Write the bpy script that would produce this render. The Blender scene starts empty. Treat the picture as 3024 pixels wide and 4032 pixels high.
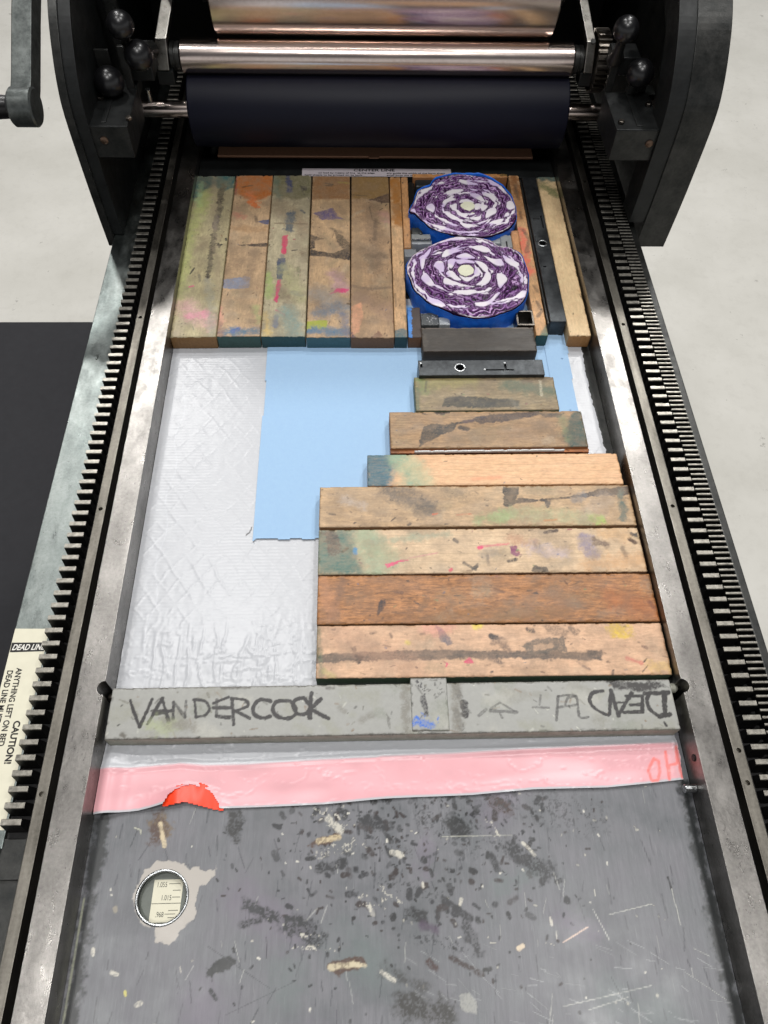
import bpy, bmesh, math, random
import numpy as np
from mathutils import Matrix, Vector
random.seed(4)
S=0.01                      # everything below is written in centimetres
sc=bpy.context.scene
# ------------------------------------------------------------------ camera
cam=bpy.data.cameras.new('camera'); co=bpy.data.objects.new('camera',cam); sc.collection.objects.link(co)
R3=Matrix(((0.99945121,0.00908114,-0.03185619),(-0.02482749,0.84199884,-0.53890773),(0.02192898,0.5394029,0.84176222)))
co.matrix_world=Matrix.Translation((0,0,53.85*S))@R3.to_4x4()
cam.sensor_fit='VERTICAL'; cam.sensor_height=36; cam.sensor_width=27; cam.lens=36*3028/4032
cam.clip_start=0.02; cam.clip_end=100
sc.camera=co
# ------------------------------------------------------------------ light
w=bpy.data.worlds.new('World'); sc.world=w; w.use_nodes=True
nt=w.node_tree; bg=nt.nodes['Background']; tc=nt.nodes.new('ShaderNodeTexCoord'); sx=nt.nodes.new('ShaderNodeSeparateXYZ'); nt.links.new(tc.outputs['Generated'],sx.inputs[0])
mr=nt.nodes.new('ShaderNodeMapRange'); mr.inputs[1].default_value=-1; mr.inputs[2].default_value=1; nt.links.new(sx.outputs[2],mr.inputs[0])
cr=nt.nodes.new('ShaderNodeValToRGB'); nt.links.new(mr.outputs[0],cr.inputs[0]); e=cr.color_ramp.elements   # light floor, pale walls, dark ceiling
while len(e)<6: e.new(.5)
for k,(p_,c_) in enumerate([(0,(.30,.29,.28)),(.47,(.34,.33,.32)),(.52,(.95,.95,.95)),(.64,(.90,.91,.92)),(.74,(.13,.13,.14)),(1,(.10,.10,.11))]): e[k].position=p_; e[k].color=(*c_,1)
nt.links.new(cr.outputs[0],bg.inputs[0]); bg.inputs[1].default_value=.5
def lamp(x,y,z,p,size=30,col=(1,.985,.965),tx=2,ty=45):
    l=bpy.data.lights.new('ceiling_or_fill_lamp','AREA'); l.shape='DISK'; l.size=size*S; l.energy=p; l.color=col
    o=bpy.data.objects.new('ceiling_or_fill_lamp',l); sc.collection.objects.link(o); o.location=(x*S,y*S,z*S)
    d=Vector((tx-x,ty-y,-z)); o.rotation_euler=d.to_track_quat('-Z','Y').to_euler()
LP=36
for a in [(-150,396,400,LP*1.2,34),(195,400,400,LP*1.3,34),(-82,205,400,LP*.8,30),(120,215,400,LP*.85,30),(118,0,400,LP*.8,50),(-110,10,400,LP*.55,34),(20,330,400,LP*.9,30),(0,-150,400,LP*1.0,60)]: lamp(*a)  # last one, behind the camera, is an added fill; the rest are ceiling lamps
sc.view_settings.view_transform='Standard'; sc.view_settings.look='None'; sc.view_settings.gamma=1; sc.view_settings.exposure=0.35
sc.render.engine='CYCLES'
OBJ=[  # brown far-end patches of the long blocks have the carriage's shadow painted in
{'k': 'f1','c': (-15.56,65.61),'s': (4.31,24.94),'a': 0.0069,'z': (0.0,1.6),'st': (('p',((-2.36,12.61),(2.4,12.62),(2.12,10.43),(1.04,9.72),(-0.1,10.72),(-2.11,8.03)),0,'2e5a5c',0.9,0.25,0.25),('l',((-1.52,10.86),(-1.34,7.2)),0.88,'8fb890',0.6,0.8,0.4),('l',((-0.66,9.15),(-1.95,3.17),(-2.02,-3.8),(-2.13,-7.05)),1.91,'a9b36a',0.55,0.9,0.4),('l',((0.94,10.86),(0.83,8.02),(0.84,4.75),(0.73,2.13),(0.67,-0.9),(0.63,-4.05)),0.63,'3a3330',0.75,0.3,0.5),('l',((0.8,5.29),(0.62,3.43)),0.58,'3b2f44',0.7,0.4,0.4),('p',((1.08,0.97),(1.75,0.84),(1.39,0.21)),0,'282628',0.9,0.02,0.2),('p',((1.21,1.35),(1.51,0.72),(1.11,0.59)),0,'282628',0.9,0.02,0.2),('l',((-1.16,-3.69),(-0.84,-2.85)),0.16,'282628',0.8,0.2,0.3),('l',((-0.27,-3.81),(-0.07,-4.75)),0.29,'6b6456',0.6,0.5,0.4),('l',((-1.04,-5.59),(-0.66,-5.45)),0.22,'d0527f',0.9,0.4,0.3),('l',((-0.61,-9.73),(1.03,-9.3)),0.92,'c9708c',0.7,0.8,0.5),('l',((-1.23,-8.18),(1.15,-10.61)),2.47,'cf9aa0',0.5,0.9,0.5),('l',((-0.24,12.32),(1.92,-7.08)),1.06,'a08f78',0.35,0.9,0.5),('l',((0.77,-4.76),(1.76,-12.32)),0.95,'8f9088',0.4,0.9,0.5),('l',((1.98,1.74),(2.0,1.48)),0.2,'282628',0.9,0.2,0.2),('l',((2.13,-0.16),(2.13,-0.41)),0.16,'282628',0.9,0.2,0.2)),'col': 'b9ac82','front': '7a5a34','gr': 0.6},
{'k': 'f2','c': (-11.3,65.71),'s': (4.07,24.99),'a': 0.0042,'z': (0.0,1.6),'st': (('p',((-2.07,12.55),(2.03,12.56),(2.11,9.08),(1.2,8.24),(-0.0,7.95),(-1.1,8.79),(-1.99,9.07)),0,'a8602a',0.85,0.3,0.25),('l',((-0.42,9.08),(0.4,7.12)),1.05,'c86a34',0.7,0.7,0.5),('l',((-2.05,12.25),(-1.85,9.07)),0.25,'8a2f2a',0.7,0.6,0.4),('l',((-1.21,10.36),(-0.17,10.65)),0.28,'6b4a30',0.7,0.5,0.6),('p',((0.82,4.35),(2.1,4.89),(2.14,3.98),(1.6,3.98)),0,'3c4a70',0.85,0.03,0.3),('p',((-0.89,0.61),(2.06,0.97),(2.09,0.41),(0.98,0.31)),0,'3a3330',0.75,0.03,0.5),('l',((-1.39,3.35),(1.65,3.09)),1.01,'9a7650',0.5,0.9,0.5),('l',((0.51,5.21),(0.73,4.41)),0.34,'3a3330',0.6,0.5,0.5),('p',((-2.15,-4.61),(-0.19,-4.26),(0.6,-4.03),(0.56,-5.9),(-1.96,-5.96)),0,'7f889c',0.65,0.05,0.4),('l',((0.86,-0.49),(0.47,-4.62)),0.98,'8a745e',0.5,0.8,0.6),('l',((-1.55,5.48),(-0.85,5.21)),1.02,'b86e5e',0.5,0.9,0.4),('l',((-1.76,-11.98),(1.85,-11.79)),1.06,'4f6f84',0.75,0.9,0.4),('l',((-0.57,-11.77),(-0.13,-11.56)),0.6,'2f5c96',0.7,0.8,0.4),('l',((1.35,-8.52),(1.78,-10.5)),0.78,'9fa870',0.5,0.9,0.5),('l',((-2.23,-8.28),(-1.72,-10.69)),0.62,'d49080',0.5,0.9,0.5),('l',((-1.85,-10.91),(-1.74,-12.19)),0.61,'7a4a48',0.5,0.8,0.5)),'col': 'c9a77f','front': '2c4a48','gr': 0.6},
{'k': 'f3','c': (-7.1,65.72),'s': (4.2,25.03),'a': 0.0033,'z': (0.0,1.6),'st': (('p',((-2.12,12.57),(2.12,12.59),(2.12,8.54),(0.65,8.25),(-0.75,8.39),(-2.01,9.09)),0,'5f5c40',0.75,0.3,0.3),('l',((-0.47,12.43),(-0.28,9.66)),0.64,'1f2c58',0.9,0.4,0.3),('p',((0.83,10.67),(1.64,10.39),(1.75,9.67),(1.12,9.9),(1.51,8.67)),0,'282628',0.9,0.04,0.5),('l',((-1.97,11.98),(-1.25,7.96)),0.89,'56685c',0.6,0.8,0.4),('l',((-1.23,7.41),(1.83,3.09)),2.95,'84725c',0.6,0.9,0.5),('l',((1.14,6.31),(1.5,5.9)),0.38,'2a3a50',0.8,0.5,0.4),('l',((0.08,5.63),(-0.03,3.09)),0.96,'44505c',0.75,0.4,0.3),('l',((-1.59,4.15),(1.8,4.02)),0.24,'6a5a48',0.6,0.6,0.4),('p',((-0.74,2.05),(-0.08,2.26),(-0.23,-0.99),(-0.65,-0.74)),0,'c82a5e',0.9,0.02,0.3),('p',((-1.03,-1.36),(-0.24,-1.44),(-0.45,-4.62),(-0.98,-4.62)),0,'2d3f60',0.85,0.03,0.3),('p',((-0.93,-4.62),(-0.46,-4.62),(-0.77,-7.96),(-1.07,-7.62)),0,'c23a68',0.85,0.03,0.4),('l',((-0.56,-0.99),(-0.11,-3.19)),0.43,'525a70',0.5,0.5,0.4),('l',((0.43,-0.24),(0.92,-0.12)),0.16,'282628',0.7,0.4,0.5),('l',((1.09,-2.83),(1.28,-3.56)),0.42,'6a6a50',0.6,0.6,0.5),('l',((-1.84,-3.91),(-1.51,-7.17)),0.96,'98b060',0.6,0.9,0.5),('l',((-0.8,-8.97),(0.32,-9.85)),0.22,'b8506a',0.6,0.6,0.5),('l',((-0.73,-9.85),(-0.76,-11.15)),0.52,'3d5c8c',0.6,0.6,0.4),('l',((0.3,-9.41),(1.01,-12.23)),2.32,'7c9088',0.7,0.9,0.4),('l',((-1.86,-9.41),(-1.4,-12.21)),0.77,'cfae60',0.5,0.9,0.4),('l',((0.53,1.53),(0.62,1.53)),0.2,'a02848',0.8,0.4,0.3),('l',((0.81,-6.49),(1.46,-6.95)),0.63,'5a6a84',0.4,0.8,0.5),('l',((-0.28,-2.95),(1.47,-7.18)),1.94,'a8a878',0.4,0.9,0.5)),'col': 'bdb08e','front': '1f4146','gr': 0.6},
{'k': 'f4','c': (-2.8,65.61),'s': (4.18,25.05),'a': 0.0009,'z': (0.0,1.6),'st': (('p',((-2.1,12.7),(2.1,12.73),(2.09,8.39),(-2.1,8.37)),0,'86603e',0.7,0.25,0.3),('l',((-0.66,11.24),(0.14,10.96)),0.25,'282628',0.7,0.4,0.5),('l',((-0.57,10.81),(0.05,10.72)),0.14,'282628',0.7,0.4,0.5),('l',((0.85,11.4),(1.92,11.26)),0.29,'9a8a40',0.6,0.7,0.4),('p',((-1.87,5.94),(0.18,6.85),(0.88,5.35),(1.57,4.95),(-0.99,4.86)),0,'594f74',0.7,0.06,0.5),('p',((0.79,7.27),(1.14,6.94),(0.88,6.94)),0,'2b2850',0.9,0.03,0.2),('p',((-2.13,2.61),(-0.68,1.65),(-1.6,1.45),(-1.49,0.38),(-2.1,0.12)),0,'282628',0.85,0.04,0.6),('p',((-2.13,0.12),(0.1,-0.62),(2.08,0.38),(2.07,-1.56),(-0.72,-1.0),(-2.1,-0.88)),0,'282628',0.82,0.04,0.55),('p',((0.39,3.22),(1.24,2.18),(2.08,1.15),(2.07,-0.37),(0.74,0.89)),0,'4a4238',0.7,0.08,0.6),('l',((0.05,3.48),(1.24,2.7)),0.44,'5a5042',0.5,0.8,0.6),('l',((0.62,-3.8),(1.43,-5.92)),1.77,'b08a94',0.6,0.8,0.4),('p',((0.16,-6.61),(0.79,-5.8),(1.98,-5.92),(1.59,-6.43),(0.8,-6.38)),0,'c63a70',0.8,0.04,0.4),('l',((-1.58,-6.38),(1.59,-8.42)),2.53,'8a8a88',0.55,0.9,0.4),('l',((-0.73,-9.31),(0.97,-8.42)),1.86,'5c6f80',0.65,0.9,0.4),('p',((-2.14,-10.44),(-0.18,-10.19),(-0.16,-11.38),(-2.11,-11.48)),0,'9aa238',0.75,0.05,0.3),('l',((-1.75,-11.69),(1.75,-11.81)),1.22,'4f7088',0.7,0.9,0.3),('l',((1.28,-9.31),(1.75,-12.13)),0.93,'35608c',0.5,0.9,0.3),('l',((1.82,-7.98),(2.06,-7.98)),0.25,'3a3330',0.7,0.5,0.3)),'col': 'c4a279','front': '2f5560','gr': 0.6},
{'k': 'f5','c': (1.45,65.53),'s': (4.16,25.03),'a': -0.0053,'z': (0.0,1.6),'st': (('p',((-2.12,12.66),(2.13,12.72),(2.08,8.52),(-2.11,8.47)),0,'84683f',0.7,0.25,0.35),('p',((-0.11,8.35),(2.02,9.51),(2.08,7.82),(0.76,8.0)),0,'4a3a34',0.7,0.06,0.5),('l',((-1.86,9.18),(-0.46,9.06)),0.18,'3a3330',0.5,0.6,0.5),('l',((-1.51,4.9),(-1.2,-6.99)),1.2,'8f7a60',0.5,0.9,0.5),('l',((0.22,7.1),(0.61,-2.25)),2.09,'756250',0.6,0.9,0.5),('l',((-0.12,7.1),(0.2,4.92),(0.88,4.39)),0.14,'3a3330',0.5,0.6,0.6),('l',((0.54,4.92),(0.41,1.76)),0.51,'4e4238',0.6,0.7,0.6),('l',((-0.36,-0.78),(1.29,-0.77)),0.99,'5a4c40',0.6,0.8,0.6),('l',((-0.85,0.22),(0.27,-2.74)),1.49,'6a5a48',0.5,0.9,0.6),('l',((1.42,6.02),(1.91,4.94)),1.21,'a67a78',0.5,0.9,0.4),('l',((-1.84,-5.37),(-0.24,-5.83),(1.83,-5.59)),0.48,'5f5248',0.5,0.8,0.6),('l',((-1.2,-6.99),(1.75,-9.22)),2.53,'8a7060',0.5,0.9,0.5),('p',((-1.99,-8.35),(-1.05,-7.67),(-0.9,-9.45),(-1.21,-11.63),(-1.97,-12.26)),0,'d49a78',0.7,0.08,0.3),('p',((-2.04,-11.63),(-1.52,-12.52),(-1.22,-12.79),(-2.03,-12.79)),0,'3c2a48',0.7,0.05,0.3),('p',((-0.0,-12.47),(0.47,-11.51),(1.21,-12.47)),0,'6a4238',0.6,0.05,0.3),('l',((1.97,0.24),(2.08,-2.24)),0.2,'3a3330',0.5,0.6,0.5),('l',((2.4,3.87),(2.33,1.26)),0.24,'6a5a48',0.5,0.6,0.5)),'col': 'b8956e','front': '5f4632','gr': 0.6},
{'k': 'f6','c': (4.2,65.52),'s': (1.23,24.97),'a': -0.0091,'z': (0.0,1.6),'st': (('l',((-0.07,12.58),(0.17,4.41)),1.62,'a0682c',0.7,0.7,0.2),('p',((-0.65,-12.79),(-0.63,-11.62),(0.22,-11.4),(0.7,-11.65),(0.67,-12.78)),0,'32606c',0.9,0.08,0.3),('l',((-0.43,-6.52),(-0.39,-8.33)),0.22,'6a5a48',0.5,0.7,0.5),('l',((0.43,-9.66),(0.56,-10.32)),0.19,'5a6a60',0.5,0.7,0.5)),'col': 'd8ad7c','front': '173a42','gr': 0.8},
{'k': 'f7','c': (5.3,71.96),'s': (0.77,12.05),'a': -0.0093,'z': (0.0,1.6),'st': (('l',((-0.23,5.02),(-0.19,4.9)),0.13,'3a3330',0.9,0.3,0.2),),'col': 'd39a62','front': 'b07a48','gr': 0.8},
{'k': 's1','c': (11.65,78.33),'s': (10.74,0.67),'a': 0.0175,'z': (0.0,1.6),'st': (('l',((4.8,0.03),(5.34,0.03)),0.47,'4a4a28',0.7,0.7,0.3),),'col': 'c98a4c','front': '8a5a30','gr': 0.6},
{'k': 'm0','c': (6.12,74.74),'s': (0.69,8.06),'a': -0.0313,'z': (0.0,0.9),'st': (),'kind': 'metal','col': '1c1a17'},
{'k': 'm1','c': (7.57,77.5),'s': (1.93,1.42),'a': 0.1124,'z': (0.0,1.3),'st': (),'kind': 'metal','col': '26292a'},
{'k': 'm2','c': (6.4,69.27),'s': (1.19,1.05),'a': 0.1188,'z': (0.0,1.2),'st': (),'kind': 'metal','col': '30322f'},
{'k': 'm3','c': (6.71,67.56),'s': (2.02,0.91),'a': 0.0586,'z': (0.0,1.7),'st': (),'kind': 'metal','col': '7a7d7c'},
{'k': 'm3b','c': (6.76,67.01),'s': (2.15,0.53),'a': 0.0853,'z': (0.0,1.45),'st': (),'kind': 'metal','col': '84878a'},
{'k': 'm4','c': (5.5,65.31),'s': (1.26,1.2),'a': 0.0622,'z': (0.0,1.5),'st': (),'kind': 'metal','col': '74777a'},
{'k': 'm5','c': (14.4,67.14),'s': (1.2,1.28),'a': -0.0571,'z': (0.0,1.75),'st': (),'kind': 'metal','col': '8f9291'},
{'k': 'm6','c': (15.56,66.75),'s': (1.18,2.0),'a': -0.0458,'z': (0.0,1.85),'st': (),'kind': 'metal','col': '878a8a'},
{'k': 's2','c': (16.65,66.77),'s': (0.85,4.01),'a': -0.0385,'z': (0.0,1.6),'st': (),'col': 'cc9260','front': 'a87040','gr': 0.7},
{'k': 's3','c': (17.64,65.86),'s': (1.17,25.15),'a': -0.0054,'z': (0.0,1.6),'st': (('l',((-0.06,12.21),(-0.08,9.2)),1.41,'7a4a24',0.75,0.8,0.4),('l',((0.14,8.47),(-0.12,4.9)),1.07,'a0622c',0.6,0.8,0.4),('l',((0.01,10.7),(0.02,9.45),(0.11,8.23)),0.4,'282628',0.6,0.6,0.6),('l',((0.02,6.07),(0.03,4.9)),0.36,'282628',0.5,0.6,0.6),('l',((-0.19,3.06),(-0.29,-3.88)),1.18,'d8705a',0.75,0.8,0.3),('l',((-0.04,3.06),(0.46,1.71),(-0.02,-0.49)),0.44,'4a3a38',0.6,0.6,0.6),('l',((0.04,-5.72),(0.35,-6.52)),0.42,'5a4a38',0.6,0.7,0.6),('l',((0.04,-7.9),(0.41,-9.26),(-0.1,-10.02)),0.36,'282628',0.5,0.6,0.6),('p',((-0.33,-12.9),(0.2,-11.89),(0.55,-11.24),(0.79,-12.9)),0,'466a5c',0.85,0.12,0.4)),'col': 'cf9f6c','front': '1f474a','gr': 0.7},
{'k': 'q1','c': (19.27,66.1),'s': (1.57,22.77),'a': -0.0007,'z': (0.0,2.0),'st': (),'kind': 'quoin','col': '303336'},
{'k': 's4','c': (21.28,65.71),'s': (2.13,24.98),'a': -0.005,'z': (0.0,1.6),'st': (('l',((-0.72,12.38),(0.81,12.14)),1.41,'4a6460',0.85,0.8,0.3),('l',((-0.61,10.86),(0.74,9.38)),1.24,'7c7c54',0.7,0.9,0.4),('l',((0.8,-6.77),(1.01,-7.36)),0.11,'282628',0.6,0.5,0.6),('l',((0.89,-6.17),(1.32,-6.97)),0.83,'b89468',0.4,0.9,0.4)),'col': 'd6b88a','front': '9a6f40','gr': 0.35},
{'k': 's5','c': (5.43,55.1),'s': (1.29,4.09),'a': -0.004,'z': (0.0,1.6),'st': (('p',((-0.74,2.27),(-0.24,2.27),(-0.27,-2.21),(-0.7,-2.21)),0,'4a90e0',1.0,0.01,0),),'col': '4a3d38','front': '5f4028','gr': 0.5},
{'k': 'm7','c': (6.96,55.72),'s': (1.71,1.69),'a': -0.0074,'z': (0.0,1.4),'st': (('l',((-0.69,0.62),(0.72,-0.6)),1.21,'c8c8c8',0.35,0.2,1.0),),'kind': 'metal','col': '3f4243'},
{'k': 'm8','c': (8.36,55.39),'s': (1.08,1.02),'a': -0.0016,'z': (0.0,1.45),'st': (),'kind': 'metal','col': '84888b'},
{'k': 'm9','c': (16.2,55.66),'s': (1.71,2.03),'a': -0.0778,'z': (0.0,1.6),'st': (),'kind': 'hollow','col': '6a5f50'},
{'k': 'd1','c': (11.43,52.78),'s': (10.81,3.13),'a': 0.0057,'z': (0.0,1.6),'st': (('l',((-5.27,1.46),(5.45,1.43)),0.18,'8a7f74',0.5,0.8,0.4),('l',((-5.07,0.5),(-5.14,-0.76)),0.52,'5e564c',0.5,0.9,0.5),('l',((-0.1,0.28),(3.71,-0.83)),1.18,'3a342e',0.6,0.9,0.5)),'col': '453f38','front': '3a342e','gr': 0.8},
{'k': 'q2','c': (11.25,48.8),'s': (11.5,1.86),'a': 0.0057,'z': (0.0,2.0),'st': (),'kind': 'quoin','col': '404446'},
{'k': 'w1','c': (11.46,46.04),'s': (12.81,3.99),'a': 0.0039,'z': (0.0,1.6),'st': (('l',((-5.89,1.66),(-5.34,0.64)),1.38,'6f7f4c',0.7,0.8,0.4),('l',((-5.01,1.04),(-0.98,1.61)),1.68,'8a8450',0.6,0.9,0.4),('l',((-5.29,1.45),(-5.44,0.24)),0.24,'4a4a38',0.6,0.5,0.5),('l',((2.03,0.98),(6.22,0.13)),1.69,'55604e',0.65,0.8,0.4),('l',((3.63,1.47),(6.46,1.75)),0.77,'5a4a3c',0.6,0.8,0.5),('l',((5.1,1.46),(5.01,-0.26)),0.22,'c0b8a0',0.5,0.3,0.8),('p',((-3.82,-0.53),(-1.47,-0.4),(1.83,-0.72),(2.96,-0.83),(2.8,-1.52),(1.42,-1.7),(-0.69,-1.74),(-2.47,-1.56),(-4.0,-1.51)),0,'3a3934',0.88,0.05,0.35),('l',((2.28,-0.83),(2.65,-1.52)),0.76,'66665c',0.5,0.5,0.8),('l',((-3.31,-0.67),(-2.39,-0.58)),0.75,'282628',0.6,0.7,0.5),('l',((-6.18,0.65),(-6.22,-1.72)),0.46,'4f5f48',0.6,0.8,0.4)),'col': '93805e','front': '4a5a48','gr': 1.0},
{'k': 'w2','c': (11.23,41.94),'s': (17.08,4.04),'a': 0.0027,'z': (0.0,1.6),'st': (('p',((-4.52,1.93),(-2.94,2.04),(-3.79,1.68),(-4.31,1.7)),0,'282628',0.8,0.03,0.4),('p',((-5.65,0.18),(-5.2,0.5),(-3.42,0.63),(-2.37,0.81),(-3.03,-0.12),(-3.94,-0.49),(-4.85,-1.03),(-6.05,-1.78),(-5.92,-0.65)),0,'33312e',0.86,0.05,0.45),('l',((-2.68,0.66),(-1.18,0.89)),0.3,'282628',0.7,0.5,0.5),('l',((-1.92,0.84),(-1.32,0.95)),0.36,'3a2c3c',0.7,0.5,0.5),('p',((-1.3,1.18),(0.38,1.58),(3.41,1.9),(4.93,2.08),(4.55,1.51),(3.01,1.14),(1.18,0.77),(-0.61,0.64)),0,'352f34',0.86,0.05,0.4),('p',((4.59,1.79),(6.99,1.77),(6.69,1.29),(4.97,1.27)),0,'46403c',0.75,0.06,0.5),('l',((-2.42,0.15),(-1.82,0.01)),0.44,'282628',0.85,0.4,0.4),('l',((-2.81,-1.05),(-0.37,0.04),(1.71,0.2)),0.73,'7c6c54',0.45,0.8,0.6),('l',((1.6,-0.73),(5.41,0.17)),1.76,'8f7358',0.5,0.9,0.5),('l',((4.69,0.36),(6.54,-1.15)),1.34,'6e5c48',0.45,0.9,0.5),('p',((7.76,1.86),(8.62,2.05),(8.51,-2.08),(6.98,-2.07),(6.48,-0.59)),0,'2b4640',0.9,0.25,0.3),('l',((6.74,1.1),(6.69,-1.15)),0.9,'6f7a58',0.5,0.9,0.3)),'col': 'a5835c','front': '7a4c28','gr': 0.9},
{'k': 'w3','c': (11.28,39.89),'s': (17.19,0.49),'a': 0.0024,'z': (0.0,1.25),'st': (('l',((-8.59,0.05),(-8.28,-0.04)),0.72,'282628',0.5,0.3,0.1),),'col': 'c47f4c','front': '4a2a1a','gr': 0.5},
{'k': 'lead','c': (11.21,39.71),'s': (12.94,0.18),'a': 0.0072,'z': (1.27,1.5),'st': (),'kind': 'metal','col': 'b4b4b2'},
{'k': 'w4','c': (11.38,37.62),'s': (21.39,3.23),'a': 0.0004,'z': (0.0,1.6),'st': (('p',((-10.95,1.88),(-8.09,1.86),(-8.44,0.1),(-8.92,-1.86),(-11.0,-1.84)),0,'35606e',0.95,0.45,0.2),('l',((-7.97,1.32),(-7.17,0.08),(-6.53,-1.3)),2.71,'7f9a80',0.75,0.9,0.2),('l',((-7.01,0.43),(-5.83,-1.3)),1.7,'bfb088',0.5,0.9,0.4),('l',((-1.88,-1.0),(0.39,-0.85)),0.42,'d88a68',0.4,0.9,0.3)),'col': 'd8ab7e','front': 'a06c40','gr': 0.5,'rings': 1},
{'k': 'w5','c': (9.56,33.97),'s': (25.62,3.94),'a': -0.0024,'z': (0.0,1.6),'st': (('l',((-10.73,1.52),(-7.65,-0.36)),1.95,'a08a70',0.5,0.9,0.5),('l',((-7.22,1.73),(-3.99,-0.16)),2.15,'5e564e',0.7,0.8,0.5),('l',((-2.34,1.45),(-1.2,0.97)),1.37,'7a6a54',0.6,0.8,0.5),('l',((-10.72,0.58),(-9.38,0.11)),0.96,'a8a4a4',0.35,0.9,0.5),('l',((-4.53,0.72),(-4.34,0.63)),0.17,'282628',0.9,0.3,0.2),('p',((2.34,1.85),(3.59,1.74),(3.5,1.29),(3.26,0.59),(3.82,0.35),(2.4,-0.1),(2.18,0.02)),0,'2d2b28',0.9,0.04,0.3),('p',((3.28,0.75),(5.02,0.55),(7.61,0.86),(9.86,1.31),(10.3,1.6),(12.85,1.82),(12.77,1.01),(10.17,0.84),(7.98,0.72),(4.6,0.35),(3.41,0.24)),0,'2f2a2c',0.85,0.04,0.35),('p',((5.48,0.55),(6.26,0.5),(5.74,-0.2)),0,'3a3a3c',0.85,0.03,0.5),('l',((0.16,-1.33),(2.91,-0.79)),1.15,'8fa06e',0.65,0.9,0.4),('l',((3.28,-0.91),(8.65,-1.18)),1.74,'9aa07c',0.55,0.9,0.5),('l',((9.41,-1.3),(9.97,-1.42)),0.97,'8fb84c',0.6,0.9,0.4),('l',((8.13,0.43),(8.84,1.13)),0.78,'6a7078',0.55,0.9,0.4),('l',((9.31,-0.73),(10.49,0.42)),2.14,'a8988a',0.4,0.9,0.4),('l',((12.04,1.35),(11.85,-1.21)),0.71,'44605c',0.7,0.7,0.4),('l',((-11.96,-0.69),(-11.52,-0.78)),0.17,'282628',0.8,0.3,0.6),('l',((-10.53,0.93),(-10.49,0.77)),0.12,'282628',0.5,0.3,0.5),('l',((-3.64,-0.8),(-3.25,-0.72)),0.12,'c8502c',0.8,0.4,0.4),('l',((-1.73,-0.87),(-0.56,-0.78)),0.15,'b0603c',0.5,0.5,0.8),('l',((-5.69,-1.78),(-5.5,-1.69)),0.19,'282628',0.8,0.3,0.4),('l',((6.81,2.1),(6.24,-2.06)),0.79,'cdb08a',0.2,0.9,0.5),('l',((5.33,-1.49),(6.3,-1.39)),0.19,'c0743c',0.5,0.7,0.6)),'col': 'bd9c74','front': '7a5a3c','gr': 0.8},
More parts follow.
